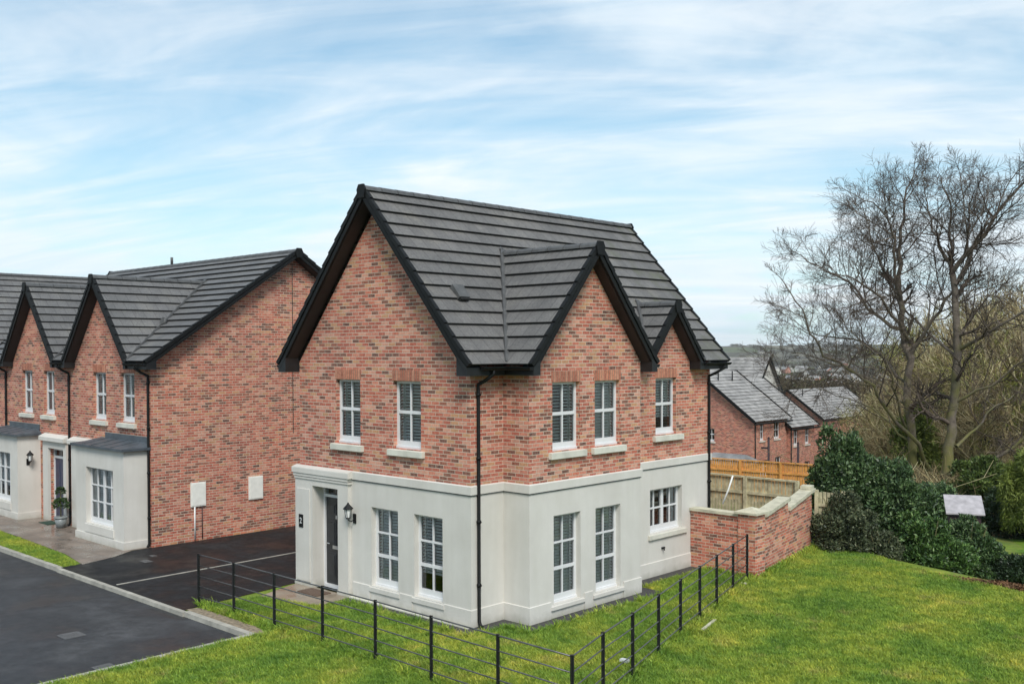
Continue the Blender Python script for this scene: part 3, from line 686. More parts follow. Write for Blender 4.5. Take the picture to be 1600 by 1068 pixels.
downpipe(row,(-22.75,Y2-.35,ZE-.08),(-22.75,Y2-.05),2.8,(0,-.02))
vt=MB(); vt.tube([(XV-2.0,1.0,6.32),(XV-2.0,.9,6.36)],.14,6); vt.build('roof_vent',M['ridge'],row)
# meter boxes on the side wall (narrow pipes below)
for y0,y1 in ((.86,1.33),(2.76,3.24)):
    mb=MB(); SX.box(mb,y0,y1,.0,.045,1.0,1.69); SX.box(mb,y0+.03,y1-.03,.045,.055,1.03,1.66); bx=mb.build('meter_box',M['meter'],row)
    if y0<1: 
        p=MB(); p.tube([SX.P(.98,.03,1.0),SX.P(.98,.03,0.06)],.022,8); p.build('white_conduit',M['white'],bx)
        p=MB(); p.tube([SX.P(1.22,.02,1.0),SX.P(1.22,.02,0.05)],.014,6); p.build('dark_cable',M['timber_dark'],bx)
ml=MB(); SX.box(ml,YR2-.012,YR2+.012,-.01,.004,2.9,8.1); ml.build('movement_joint',M['black'],row)
# bays
def bay(x0,x1,yf):
    FBy=Face((0,yf),(1,0),(0,-1)); mb=MB(); xc=(x0+x1)/2
    op=(xc-.86,xc+.86,.52,2.14)
    wall(mb,FBy,x0,x1,0,2.72,[op],rev=.15)
    wall(mb,Face((x1,0),(0,1),(1,0)),yf,Y2,0,2.72); wall(mb,Face((x0,0),(0,1),(-1,0)),yf,Y2,0,2.72)
    B=mb.build('bay_wall',M['render'],row)
    window(row,FBy,*op,2,3,rec=.15,mull=True,sill=(op[0]-.05,op[1]+.05,.25,.03),sillmat='render')
    l=MB(); l.box(x0-.12,x1+.12,yf-.12,Y2-.002,2.721,2.79); l.box8([(x0-.10,yf-.10,2.79),(x1+.10,yf-.10,2.79),(x1+.10,Y2-.002,2.79),(x0-.10,Y2-.002,2.79),(x0+.12,yf+.22,2.835),(x1-.12,yf+.22,2.835),(x1-.12,Y2-.002,2.92),(x0+.12,Y2-.002,2.92)])
    for k in range(1,5): x=x0+(x1-x0)*k/5; strip(l,(x,yf-.08,2.80),(x,yf+.22,2.84),.03,.012); strip(l,(x,yf+.22,2.84),(x,Y2-.01,2.925),.03,.012)
    l.box(x0+.4,x1-.02,Y2-.03,Y2-.001,2.9,3.07); l.build('bay_roof',M['lead'],B)
    p=MB(); p.box(x0-.03,x1+.03,yf-.03,Y2-.01,0,.22); p.build('bay_plinth',M['render'],B)
bay(-15.55,-12.52,-1.04); bay(-22.9,-19.95,-1.04)
# portals
for (u0,u1,pm) in ((-19.55,-17.78,'a'),(-17.38,-15.60,'b')):
    d0,d1=(dr1 if pm=='a' else dr2)[:2]
    p=MB(); G.box(p,u0,d0,.002,.09,0,2.36); G.box(p,d1,u1,.002,.09,0,2.36); G.box(p,u0,u1,.002,.09,2.36,2.60); G.box(p,u0-.06,u1+.06,.002,.20,2.60,2.72)
    p.box8([G.P(u0-.06,.2,2.72),G.P(u1+.06,.2,2.72),G.P(u1+.06,.002,2.72),G.P(u0-.06,.002,2.72),G.P(u0-.04,.18,2.74),G.P(u1+.04,.18,2.74),G.P(u1+.04,.002,2.82),G.P(u0-.04,.002,2.82)])
    pass
    p.build('door_surround',M['render'],row)
    dd=MB(); G.box(dd,d0+.05,d1-.05,-.165,-.13,.08,2.02); 
    for uu in (d0+.16,(d0+d1)/2+.03):
        for z0,z1 in ((.2,.85),(1.0,1.85)): G.box(dd,uu,uu+.24,-.13,-.118,z0,z1)
    dr=dd.build('front_door',M['blue_door'],row)
    f=MB()
    for q in ((d0,d0+.06,-.17,-.10,0,2.35),(d1-.06,d1,-.17,-.10,0,2.35),(d0+.06,d1-.06,-.17,-.10,2.03,2.11),(d0+.06,d1-.06,-.17,-.10,2.29,2.35),(d0+.06,d1-.06,-.17,-.08,0,.07)): G.box(f,*q)
    f.build('door_frame',M['upvc'],dr)
    g=MB(); g.poly([G.P(d0+.05,-.14,2.1),G.P(d1-.05,-.14,2.1),G.P(d1-.05,-.14,2.3),G.P(d0+.05,-.14,2.3)]); g.build('fanlight',M['glass'],dr)
    h=MB(); G.box(h,(d0+d1)/2-.13,(d0+d1)/2+.13,-.118,-.10,.92,.98); h.build('letterbox',M['chrome'],dr)
lantern(row,Face((-19.95,0),(0,1),(1,0)),-.72,1.92)

# house beyond, ridge running away from the road
far1=empty('brick_house',(0,0,0),'brick house at the left edge, only its grey roof showing behind the pointed gables','house')
fx=-33.0; m1=MB(); FA=Face((fx,0),(1,0),(0,-1))
wall(m1,FA,-2.9,2.9,0,5.2,[(-1.9,-1.0,3.4,4.8),(1.0,1.9,3.4,4.8)]); gable(m1,FA,0,2.9,5.2,8.6)
wall(m1,Face((fx+2.9,0),(0,1),(1,0)),0,9,0,5.2); wall(m1,Face((fx-2.9,0),(0,1),(-1,0)),0,9,0,5.2)
FA2=Face((fx,9),(1,0),(0,1)); wall(m1,FA2,-2.9,2.9,0,5.2); gable(m1,FA2,0,2.9,5.2,8.6)
m1.build('brick_wall',M['brick2'],far1)
for o in ((-1.9,-1.0,3.4,4.8),(1.0,1.9,3.4,4.8)): window(far1,FA,*o,2,2,sill=(o[0]-.1,o[1]+.1,.12,.06),fine=False)
gable_roof(far1,(fx,-.4),(0,1),3.2,ZE,8.88,9.8,lambda z:[(0,9.8)],lambda z:[(0,9.8)],ends=(True,True),tile='tile2')

# ================================================================== GROUND
def S1(x): x=max(0,min(1,x)); return x*x*(3-2*x)
def inb(x,y): return x<-2.75 and y<-3.11
def zt(x,y):
    s=.30*(x-1)+.954*(y-12.35)
    z=0.0
    if s>0: z=-1.0*S1(s/4)-.3*S1((s-4)/8)-3.6*S1((s-10)/18)-30*S1((s-60)/500)
    d=math.hypot(x,y)
    if d>700: z+= S1((d-700)/2600)*(44+14*noise.noise(Vector((x/900,y/900,1)))+9*noise.noise(Vector((x/260,y/260,4))))
    if d>60: z+= noise.noise(Vector((x/140,y/140,0)))*5*S1((d-90)/300)
    if x>6 and s<=0: pass
    return z
def axis(lo,hi,extra):
    v=list(np.arange(lo,hi+.01,.75)); x=hi; st=.9
    while x<3600: st*=1.13; x+=st; v.append(x)
    x=lo; st=.9
    while x>-3600: st*=1.13; x-=st; v.append(x)
    v=[q for q in v if all(abs(q-e)>.2 for e in extra)]+list(extra)
    return sorted(v)
xs=axis(-26,14,(-2.76,-2.72)); ys=axis(-12,30,(-3.12,-3.08))
gm=MB()
V=[]; 
for j,y in enumerate(ys):
    for i,x in enumerate(xs):
        V.append((x,y,-.14 if (x<-2.74 and y<-3.10 and x>-80) else zt(x,y)))
nx=len(xs); me=bpy.data.meshes.new('ground')
me.from_pydata(V,[],[(j*nx+i,j*nx+i+1,(j+1)*nx+i+1,(j+1)*nx+i) for j in range(len(ys)-1) for i in range(nx-1)])
me.materials.append(M['ground']); me.polygons.foreach_set('use_smooth',[True]*len(me.polygons))
go=bpy.data.objects.new('ground',me); col.objects.link(go); tag(go,kind='structure')
def sheet(name,poly,z,mt,skirt=None):
    mb=MB(); mb.poly([(x,y,z) for x,y in poly],uv=[(x,y) for x,y in poly])
    if skirt:
        for (p,q) in zip(poly,poly[1:]+poly[:1]): mb.poly([(*p,z),(*q,z),(*q,z-skirt),(*p,z-skirt)])
    return tag(mb.build(name,mt),kind='structure')
sheet('road',[(-60,-40),(-2.86,-40),(-2.86,-3.22),(-60,-3.22)],-.085,M['asphalt'])
sheet('driveway',[(-11.60,-3.14),(-5.44,-3.14),(-5.80,-.2),(-5.80,14),(-12.34,14),(-12.34,-.9),(-11.9,-1.6)],.012,M['asphalt_drive'])
sheet('paved_path',[(-26,-2.15),(-17,-2.2),(-13.2,-2.35),(-11.55,-2.62),(-11.9,-1.6),(-12.36,-.9),(-12.36,Y2-.0),(-26,Y2)],.016,M['paving_wet'])
sheet('door_path',[(-5.78,-.04),(-5.30,-1.42),(-4.6,-1.30),(-3.62,-1.0),(-3.75,-.04)],.014,M['paving'])
kb_=MB(); 
kb_.box(-60,-11.6,-3.22,-3.09,-.2,.02); kb_.box(-11.6,-5.3,-3.25,-3.14,-.2,.006); kb_.box(-5.3,-2.73,-3.22,-3.09,-.2,.015)
kb_.box(-2.86,-2.73,-40,-3.225,-.2,.015)
tag(kb_.build('kerb',M['kerb']),kind='structure')
# drive slopes gently down to the road behind the dropped kerb
dk=MB(); dk.poly([(-11.55,-3.09,-.05),(-5.44,-3.09,-.05),(-5.44,-2.5,.0125),(-11.55,-2.5,.0125)]); 
ln=MB(); strip(ln,(-8.72,-3.05,.014),(-8.93,9.0,.014),.055,.008); tag(ln.build('driveway_edging',M['kerb']),kind='structure')
sheet('verge_soil',[(-5.5,-3.09),(-2.74,-3.09),(-2.60,-2.95),(-3.2,-2.80),(-5.4,-2.80)],.008,M['dirt'])
gv=[(-3.70,-.0),(-3.70,-.36),(-.0,-.40),(.38,-.40),(.40,.62),(1.10,.55),(1.14,5.0),(.40,5.05),(.40,7.7),(0,7.7),(0,0)]
sheet('gravel_strip',gv,.010,M['gravel'])
tag(sheet('rear_patio',[(-5.7,8.6),(0,8.6),(.9,9.4),(.6,11.8),(-5.7,11.8)],.012,M['paving']))
for (x,y,w,l,lab) in ((-5.63,-5.42,.42,.42,'square iron cover in the middle of the dark road'),(-3.15,-5.88,.42,.34,'square iron cover in the road close to the grass kerb'),(-10.72,-1.32,.36,.22,'larger pale drain cover on the driveway nearest the road'),(-11.25,-.86,.22,.14,'smaller pale drain cover on the driveway beside the bay')):
    mb=MB(); z=-.083 if y<-3 else .014
    mb.box(-w/2,w/2,-l/2,l/2,0,.006); mb.box(-w/2+.04,w/2-.04,-l/2+.04,l/2-.04,.006,.009)
    for k in range(1,5): xx=-w/2+.04+(w-.08)*k/5; mb.box(xx-.006,xx+.006,-l/2+.06,l/2-.06,.009,.012)
    o=mb.build('drain_cover',M['iron_cover']); o.location=(x,y,z); tag(o,lab,'drain cover')
mt_=MB(); mt_.box(-.36,.36,-.2,.2,0,.02); mt_.box(-.31,.31,-.15,.15,.02,.026); o=mt_.build('doormat',M['mat']); o.location=(-4.68,-.38,.016); tag(o,'brown doormat on the slabs outside the dark front door','doormat')
mt_=MB(); mt_.box(-.33,.33,-.2,.2,0,.02); mt_.box(-.28,.28,-.15,.15,.02,.026); o=mt_.build('doormat',M['mat_green']); o.location=(-18.55,-.62,.018); tag(o,'dark green doormat in front of the navy front door','doormat')

# ------------------------------------------------------------------ foliage makers
def leaves(name,lumps,n,mt,parent,size=(.13,.05),seed=1,shell=.65,droop=0):
    rg=np.random.default_rng(seed)
    vol=np.array([r[0]*r[1]*r[2] for _,r in lumps])**(2/3); cnt=rg.multinomial(n,vol/vol.sum())
    P=[];Nn=[]
    for (c,r),k in zip(lumps,cnt):
        d=rg.normal(size=(k,3)); d/=np.linalg.norm(d,axis=1)[:,None]
        d[:,2]=np.where(d[:,2]<-.5,-d[:,2],d[:,2])
        rad=shell+(1.04-shell)*rg.random(k)**.5
        rad*=1+.16*np.sin(d[:,0]*7+c[0]*3)*np.sin(d[:,1]*6+c[1])*1.0+.10*np.sin(d[:,2]*11+c[0])
        P.append(np.array(c)+d*rad[:,None]*np.array(r)); Nn.append(d)
    P=np.concatenate(P);D=np.concatenate(Nn); k=len(P)
    t=D+rg.normal(size=(k,3))*.7; t[:,2]+=.35-droop; t/=np.linalg.norm(t,axis=1)[:,None]
    s=np.cross(t,rg.normal(size=(k,3))); s/=np.linalg.norm(s,axis=1)[:,None]
    L=(size[0]*(.6+.8*rg.random(k)))[:,None]; W=(size[1]*(.7+.6*rg.random(k)))[:,None]
    nn=np.cross(t,s)
    v=np.stack([P-t*L/2,P+s*W/2+nn*W*.15,P+t*L/2-nn*W*.2,P-s*W/2+nn*W*.15],1).reshape(-1,3)
    me=bpy.data.meshes.new(name); me.vertices.add(4*k); me.vertices.foreach_set('co',v.ravel().astype(np.float32))
    me.loops.add(4*k); me.loops.foreach_set('vertex_index',np.arange(4*k,dtype=np.int32)); me.polygons.add(k)
    me.polygons.foreach_set('loop_start',np.arange(0,4*k,4,dtype=np.int32)); me.materials.append(mt); me.update(); me.validate()
    o=bpy.data.objects.new(name,me); col.objects.link(o)
    if parent: o.parent=parent
    return o
def limbs(mb,rg,p,d,L,r,lvl,maxl,nch,upw,ratio=.62,spread=(28,55),minr=.008,thin=.55,tw=None,wob=.10):
    """one limb and its children; big limbs go in mb, thin ones in tw"""
    n=max(2,int(5-lvl)+1); pts=[Vector(p)]; dd=Vector(d).normalized()
    for i in range(n):
        dd=(dd+Vector((rg.gauss(0,wob),rg.gauss(0,wob),rg.gauss(0,wob)))+Vector((0,0,upw))).normalized(); pts.append(pts[-1]+dd*L/n)
    rad=[max(minr,r*(1-thin*i/n)) for i in range(n+1)]
    if lvl>=maxl: rad=[max(minr*.8,r*(1-.7*i/n)) for i in range(n+1)]
    (mb if (lvl<=1 or tw is None) else tw).tube(pts,rad,(7,6,4,3,3,3)[min(lvl,5)],cap=False)
    if lvl>=maxl: return
    for k in range(nch[min(lvl,len(nch)-1)]):
        f=.22+.78*(k+rg.random())/nch[min(lvl,len(nch)-1)]
        i=min(n-1,int(f*n)); q=pts[i].lerp(pts[i+1],f*n-i); t=(pts[i+1]-pts[i]).normalized()
        a=R_(rg.uniform(*spread)); ax=t.orthogonal().normalized(); ax.rotate(Matrix.Rotation(rg.uniform(0,6.283),3,t)); nd=t.copy(); nd.rotate(Matrix.Rotation(a,3,ax))
        limbs(mb,rg,q,nd,L*ratio*rg.uniform(.7,1.15)*(1.15-.5*f),max(minr,rad[i]*.55),lvl+1,maxl,nch,upw,ratio,spread,minr,thin,tw,wob)
def skeleton(mb,tw,rg,paths,nch,maxl,clen,minr,depthjit=0,upw=.03):
    """hand-laid main limbs; twigs grow from them"""
    for pts,r0,r1,dens,l0 in paths:
        P=[]
        for i in range(len(pts)-1):
            a,b=Vector(pts[i]),Vector(pts[i+1])
            for k in range(3): P.append(a.lerp(b,k/3)+Vector((rg.gauss(0,.05),rg.gauss(0,.05),rg.gauss(0,.05))))
        P.append(Vector(pts[-1])); n=len(P)-1
        rad=[1.0*(r0+(r1-r0)*(i/n)**.8) for i in range(n+1)]
        mb.tube(P,rad,8,cap=False)
        tot=sum((P[i+1]-P[i]).length for i in range(n)); m_=int(tot*dens)
        for k in range(m_):
            f=l0+(1-l0)*(k+rg.random())/m_; i=min(n-1,int(f*n)); q=P[i].lerp(P[i+1],f*n-i); t=(P[i+1]-P[i]).normalized()
            a=R_(rg.uniform(32,74)); ax=t.orthogonal().normalized(); ax.rotate(Matrix.Rotation(rg.uniform(0,6.283),3,t)); nd=t.copy(); nd.rotate(Matrix.Rotation(a,3,ax))
            limbs(mb,rg,q,nd,clen*rg.uniform(.5,1.1)*(1.18-.72*f),max(minr*2.4,rad[i]*.50),2,maxl,nch,upw,.6,(25,58),minr,.6,tw,.20)
        # the tip carries on
        limbs(mb,rg,P[-1],P[-1]-P[-3],clen*.32,r1,2,maxl,nch,upw,.6,(20,50),minr,.6,tw,.2)

# ---- the two big bare trees; limbs by their place in the tree, metres right / up / away from the foot
def tree_frame(px,py,d):
    o=at(px,py,d); sc=d/FPX
    squash=lambda y: y if y>520 else 520-(520-y)*.91
    return lambda x,y,z=0: o+_r*((x-px)*sc)+Vector((0,0,1))*((py-squash(y))*sc)+Vector((FWD.x,FWD.y,0)).normalized()*z
def big_tree(name,label,f,paths,seed,foot):
    e=empty(name,foot,label,'tree'); rg=random.Random(seed); a=MB(); b=MB()
    skeleton(a,b,rg,[([Vector(f(*p)) for p in pts],r0,r1,dn,l0) for pts,r0,r1,dn,l0 in paths],(0,0,8,8,5),4,3.3,.0062)
    t=a.build('trunk',M['bark'],None); c=b.build('crown',M['twig'],None)
    for o in (t,c):
        o.parent=e; o.matrix_parent_inverse=Matrix.Translation(-Vector(foot))
f=tree_frame(1440,765,45)
L_paths=[
 ([(1444,860,0),(1440,790,0),(1428,720,0),(1420,640,0),(1418,560,0),(1412,500,.3),(1408,440,.4)],0.260,0.124,0.59,.4),
 ([(1408,440,.4),(1412,380,.6),(1422,320,.9),(1428,270,1.0),(1440,235,1)],0.118,0.022,2.57,.1),
 ([(1410,460,.3),(1390,400,-.5),(1380,350,-1),(1360,320,-1.5),(1310,295,-2)],0.081,0.015,2.81,.15),
 ([(1415,520,0),(1370,480,1),(1345,430,1.5),(1300,400,2),(1262,370,2.5)],0.093,0.015,2.81,.15),
 ([(1417,530,0),(1375,490,-1.5),(1330,450,-2.5),(1290,430,-3),(1250,425,-3.5)],0.087,0.015,2.68,.15),
 ([(1418,560,0),(1440,500,-1),(1465,450,-1.8),(1480,400,-2),(1470,330,-2.4),(1458,270,-2.6)],0.099,0.015,2.57,.15),
 ([(1420,600,0),(1400,550,2),(1370,530,3),(1320,520,4),(1270,480,5)],0.074,0.015,2.57,.15),
 ([(1455,740,0),(1425,690,-.6),(1370,640,-1.2),(1345,600,-1.5),(1300,572,-2),(1262,555,-2.4),(1240,520,-2.7),(1222,480,-3),(1198,448,-3.2)],0.105,0.022,1.06,.25),
 ([(1422,640,0),(1385,600,1),(1340,575,1.6),(1295,560,2.2),(1245,545,2.6)],0.06,0.012,1.6,.2),
 ([(1426,690,0),(1395,650,1.5),(1355,625,2.5),(1310,610,3.2)],0.06,0.012,1.5,.2),
 ([(1345,602,-1.5),(1290,590,-1),(1240,595,-.5),(1215,580,0)],0.037,0.011,2.34,.2),
 ([(1400,665,-.8),(1370,600,-2),(1350,560,-2.5),(1320,545,-3),(1290,520,-3.5),(1285,490,-3.6)],0.062,0.011,2.34,.2),
 ([(1405,450,.4),(1400,400,2),(1395,340,3),(1388,280,3.5)],0.068,0.015,2.68,.15),
]
f1=f
big_tree('bare_beech_tree','left one of the two big bare trees, its low branch sweeping toward the far roofs',f,L_paths,11,tuple(f(1440,860,0)))
f=tree_frame(1485,765,43)
R_paths=[
 ([(1478,860,0),(1480,790,0),(1482,720,0),(1488,650,0),(1494,580,0),(1494,500,0),(1492,420,.3)],0.285,0.136,0.59,.45),
 ([(1492,420,.3),(1476,370,.6),(1465,320,1),(1462,270,1.3)],0.105,0.015,2.81,.1),
 ([(1492,420,.3),(1515,370,-.6),(1540,320,-1),(1570,270,-1.4),(1602,230,-1.8)],0.118,0.022,2.68,.1),
 ([(1494,440,.2),(1530,400,1.2),(1560,350,2),(1590,310,2.5),(1620,290,3)],0.087,0.015,2.68,.15),
 ([(1495,530,0),(1530,500,1),(1570,460,2),(1610,440,3)],0.081,0.015,2.57,.15),
 ([(1495,550,0),(1530,510,-1.5),(1575,480,-2.5),(1640,440,-3)],0.087,0.022,2.57,.15),
 ([(1494,560,0),(1460,500,2),(1440,450,3),(1425,400,3.5),(1440,340,4)],0.074,0.015,2.57,.15),
 ([(1490,630,0),(1530,600,-1),(1570,560,-2),(1620,530,-3)],0.074,0.015,2.11,.2),
 ([(1470,745,0),(1510,725,-1.2),(1550,690,-2),(1580,650,-2.6),(1610,625,-3)],0.093,0.038,1.40,.3),
 ([(1495,700,0),(1540,670,1),(1590,640,2),(1640,620,3)],0.074,0.022,1.76,.3),
 ([(1492,420,.3),(1500,350,1.2),(1512,290,1.8),(1500,240,2)],0.087,0.015,2.68,.1),
]
big_tree('bare_beech_tree','right one of the two big bare trees, with a mossy green lower trunk',f,R_paths,23,tuple(f(1480,860,0)))

# ---- bare trees of the wood behind
def proto_tree(seed,H,mt_b,mt_t,nch,mr):
    e=empty('bare_woodland_tree',(0,0,0)); rg=random.Random(seed); a=MB(); b=MB()
    pts=[Vector((0,0,0))]; 
    for i in range(6): pts.append(pts[-1]+Vector((rg.gauss(0,.15),rg.gauss(0,.15),H*.14)))
    a.tube(pts,[H*.016*(1-.12*i) for i in range(7)],7,cap=False)
    for k in range(16):
        i=rg.randint(1,6); an=rg.uniform(0,6.283); el=rg.uniform(.5,1.2)
        limbs(a,rg,pts[i],Vector((math.cos(an),math.sin(an),el)),H*.34*rg.uniform(.7,1.1),H*.0065,1,3,nch,.05,.6,(25,55),mr,.6,b)
    limbs(a,rg,pts[-1],Vector((0,0,1)),H*.3,H*.007,1,3,nch,.05,.6,(25,50),mr,.6,b)
    a.build('trunk',mt_b,e); b.build('crown',mt_t,e); return e
protos=[proto_tree(31+i,10,M['bark_far'],M['twig_green' if i==2 else 'twig_far'],(9,9,8,6),.016) for i in range(4)]
used=set()
spots=[]
rs=random.Random(5)
for (px,d,py) in ((1385,62,640),(1400,75,600),(1425,68,575),(1450,82,545),(1455,60,590),(1475,72,555),(1500,85,530),(1510,62,560),(1530,74,535),(1545,58,555),(1560,84,520),(1575,66,530),(1590,78,530),(1605,56,540),(1625,70,530),(1640,60,520),(1365,95,635),(1385,88,625),(1415,98,585),(1440,105,550),(1480,100,540),(1520,102,530),(1560,105,530),(1600,100,520),(1352,78,655),(1340,110,640),(1365,66,660),(1395,58,640),(1430,54,640),(1500,52,620),(1570,50,600),(1620,48,590),(1540,48,640)):
    spots.append((px,d,py))
wl=('slim','leaning','spreading','tangled')
for i,(px,d,py) in enumerate(spots):
    k=i%4; o=protos[k] if k not in used else copy_tree(protos[k]); used.add(k)
    p=at(px,560,d); z=zt(p.x,p.y)-.2; top=at(px,py,d).z; s=max(.45,(top-z)/9.3)
    o.location=(p.x,p.y,z); o.scale=(s*1.05,s*1.05,s); o.rotation_euler=(0,0,rs.uniform(0,6.28))
    tag(o,'brown bare tree among many in the wood behind the two big bare trees','tree','bare trees of the wood behind')
# undergrowth between them: nobody could count it
ug=MB(); rg=random.Random(8)
for i in range(1500):
    px=rg.uniform(1335,1660); d=rg.uniform(40,95); p=at(px,560,d); z=zt(p.x,p.y)
    n=rg.randint(3,5)
    for k in range(n):
        an=rg.uniform(0,6.283); h=rg.uniform(1.2,3.2); q=Vector((p.x+rg.gauss(0,.5),p.y+rg.gauss(0,.5),z-.1)); t=Vector((math.cos(an)*.5,math.sin(an)*.5,1)).normalized()
        m2=q+t*h*.5; e2=m2+(t+Vector((rg.gauss(0,.5),rg.gauss(0,.5),-.1)))*h*.5
        ug.tube([q,m2,e2],[.03,.02,.01],3,cap=False)
        for j in range(4):
            s=q.lerp(m2,rg.random()); s2=m2.lerp(e2,rg.random()); b0=rg.choice((s,s2)); ug.tube([b0,b0+Vector((rg.gauss(0,.5),rg.gauss(0,.5),rg.uniform(.1,.8)))],[.014,.006],3,cap=False)
tag(ug.build('undergrowth',M['twig_far']),'brown leafless scrub filling the slope under the bare trees','undergrowth',kind='stuff')
# green clumps in the wood
def bush(name,label,px,py_top,py_bot,d,wpx,n,mt,seed,size=(.13,.05),stem=True,cat='shrub',group=None,shell=.6,lumpn=9,depth=None,droop=0,zb=None):
    """wpx: half width in photo px"""
    c=at(px,(py_top+py_bot)/2,d); sc=d/FPX; w=wpx*sc; h=(py_bot-py_top)*sc; zt0=c.z+h/2; z0=c.z-h/2
    if zb is not None: z0=zb; h=zt0-z0
    rg=random.Random(seed); e=empty(name,(c.x,c.y,z0),label,cat,group); lumps=[]
    rx=w; ry=(depth or w)
    for k in range(lumpn*3):
        an=rg.uniform(0,6.283); q=rg.random()**.5*.86; top=h*(1-.42*q**2.2)*rg.uniform(.80,1.0); lr=rg.uniform(.15,.27)
        hz=rg.uniform(.12,1)**.8*(top-h*.13)
        lumps.append(((math.cos(an)*q*rx*.95,math.sin(an)*q*ry*.95,hz),(rx*lr*1.25,ry*lr*1.25,h*rg.uniform(.10,.17))))
    lumps.append(((0,0,h*.36),(rx*.80,ry*.80,h*.36))); lumps.append(((0,0,h*.55),(rx*.55,ry*.6,h*.33)))
    leaves('foliage',lumps,n,mt,e,size,seed,shell,droop)
    if stem:
        b=MB()
        for k in range(14):
            an=rg.uniform(0,6.283); q=rg.random()*.7; p1=Vector((math.cos(an)*q*rx*.4,math.sin(an)*q*ry*.4,h*.35)); p2=Vector((math.cos(an)*q*rx,math.sin(an)*q*ry,h*rg.uniform(.6,.9)))
            b.tube([(p1.x*.3,p1.y*.3,-.3),p1,p2],[.04,.028,.01],5,cap=False)
        b.build('stem',M['bark'],e)
    return e
bush('ivy_clad_tree','bright ivy clump round a trunk low between the two big bare trees',1468,600,700,56,26,5200,M['ivy'],41,(.20,.10),cat='tree')
bush('ivy_clad_tree','yellow green ivy covered tree behind the mossy trunk at the right',1540,505,650,62,50,9000,M['ivy'],42,(.22,.10),cat='tree',shell=.4)
bush('evergreen_tree','dark evergreen standing deep in the wood right of the mossy trunk',1535,600,720,60,34,5200,M['hedge'],43,(.22,.1),cat='tree')
# shrubs round the lawn edge
bush('laurel_shrub','tall dark green shrub beside the end of the brick garden wall',1322,644,875,29.5,54,42000,M['laurel'],51,(.12,.05),depth=1.3,lumpn=16)
bush('twiggy_shrub','greyish dark shrub in front of the tall laurel by the garden wall',1318,752,872,27.6,52,20000,M['laurel2'],52,(.10,.04),depth=.8,lumpn=14,shell=.5)
bush('laurel_shrub','broad dark shrub in the middle of the bank, below the left bare tree',1392,690,892,29,66,44000,M['laurel'],53,(.12,.048),depth=1.4,lumpn=17)
bush('rhododendron_shrub','wide low shrub with upper branches reaching the pale shed roof',1462,735,880,32.5,66,32000,M['laurel'],54,(.13,.05),depth=1.5,lumpn=16)
bush('rhododendron_shrub','mid green rounded shrub below the pale shed roof at the lawn edge',1446,792,920,27.4,72,38000,M['laurel3'],55,(.11,.045),depth=1.1,lumpn=18)
bush('rhododendron_shrub','dark shrub hiding the lower part of the little shed',1508,797,915,28.1,54,24000,M['laurel'],60,(.11,.045),depth=.8,lumpn=12)
bush('twiggy_shrub','small greyish shrub at the lawn edge between two dark green shrubs',1376,822,886,27.2,40,11000,M['laurel2'],56,(.09,.04),depth=.7,lumpn=12)
bush('low_hedge','low dark hedge along the bottom of the lawn at the right edge',1590,858,925,27.6,72,30000,M['hedge'],57,(.08,.035),cat='hedge',depth=.7,lumpn=22)
bush('weeping_shrub','yellow green drooping shrub at the right edge above the lower lawn',1606,680,845,36,44,20000,M['yellowgreen'],58,(.20,.03),depth=1.1,droop=1.2,shell=.5,lumpn=14)
bush('laurel_shrub','dark shrub behind the drooping yellow green shrub at the right edge',1595,735,858,38,60,22000,M['hedge'],59,(.14,.055),depth=1.3,lumpn=14)
bush('ivy_clad_tree','olive green thicket between the two big bare trees low down',1432,610,760,50,44,8000,M['yellowgreen'],62,(.26,.07),cat='tree',shell=.3)
bush('ivy_clad_tree','loose yellow green thicket at the right edge of the wood',1585,570,700,55,60,9000,M['yellowgreen'],63,(.28,.07),cat='tree',shell=.2)
bush('broadleaf_shrub','green shrub under the right bare tree behind the pale shed roof',1540,700,800,40,54,16000,M['ivy'],64,(.16,.06),shell=.4)
# shed under the shrubs
sp=at(1506,784,30.0); sh=empty('garden_shed',(sp.x,sp.y,sp.z-1.55),'small garden shed with a pale grey sloping roof half buried in shrubs','shed'); sh.rotation_euler=(0,0,R_(25)); sh.scale=(.85,.85,1)
m3=MB(); m3.box(-.5,.5,-.42,.42,-1.4,1.2)
for k in range(9): x=-.5+k*.125; m3.box(x-.004,x+.006,-.43,-.42,-.6,1.2)
m3.build('shed_wall',M['timber_dark'],sh)
m3=MB(); m3.box8([(-.62,-.55,1.24),(.62,-.55,1.24),(.62,.55,1.66),(-.62,.55,1.66),(-.62,-.55,1.28),(.62,-.55,1.28),(.62,.55,1.70),(-.62,.55,1.70)])
m3.build('shed_roof',M['shed_felt'],sh)
lp=[at(px,py,d) for px,py,d in ((1535,842,37),(1700,842,37),(1700,860,33),(1550,864,33))]
sheet('lower_lawn',[(p.x,p.y) for p in lp],0,M['blades'])
o=bpy.data.objects['lower_lawn']; mz=[at(1540,850,36).z]*4
for v,p in zip(o.data.vertices,lp): v.co.z=p.z
# fallen leaves strip by the hedge
pz=Vector((6.9,10.75,0)); lf=leaves('fallen_leaves',[((0,0,0),(1.9,.35,.03)),((1.2,.4,0),(1.2,.3,.03))],2600,M['litter'],None,(.07,.05),61,0)
lf.location=(pz.x,pz.y,.03); tag(lf,'brown fallen leaves along the foot of the low hedge','fallen leaves',kind='stuff')

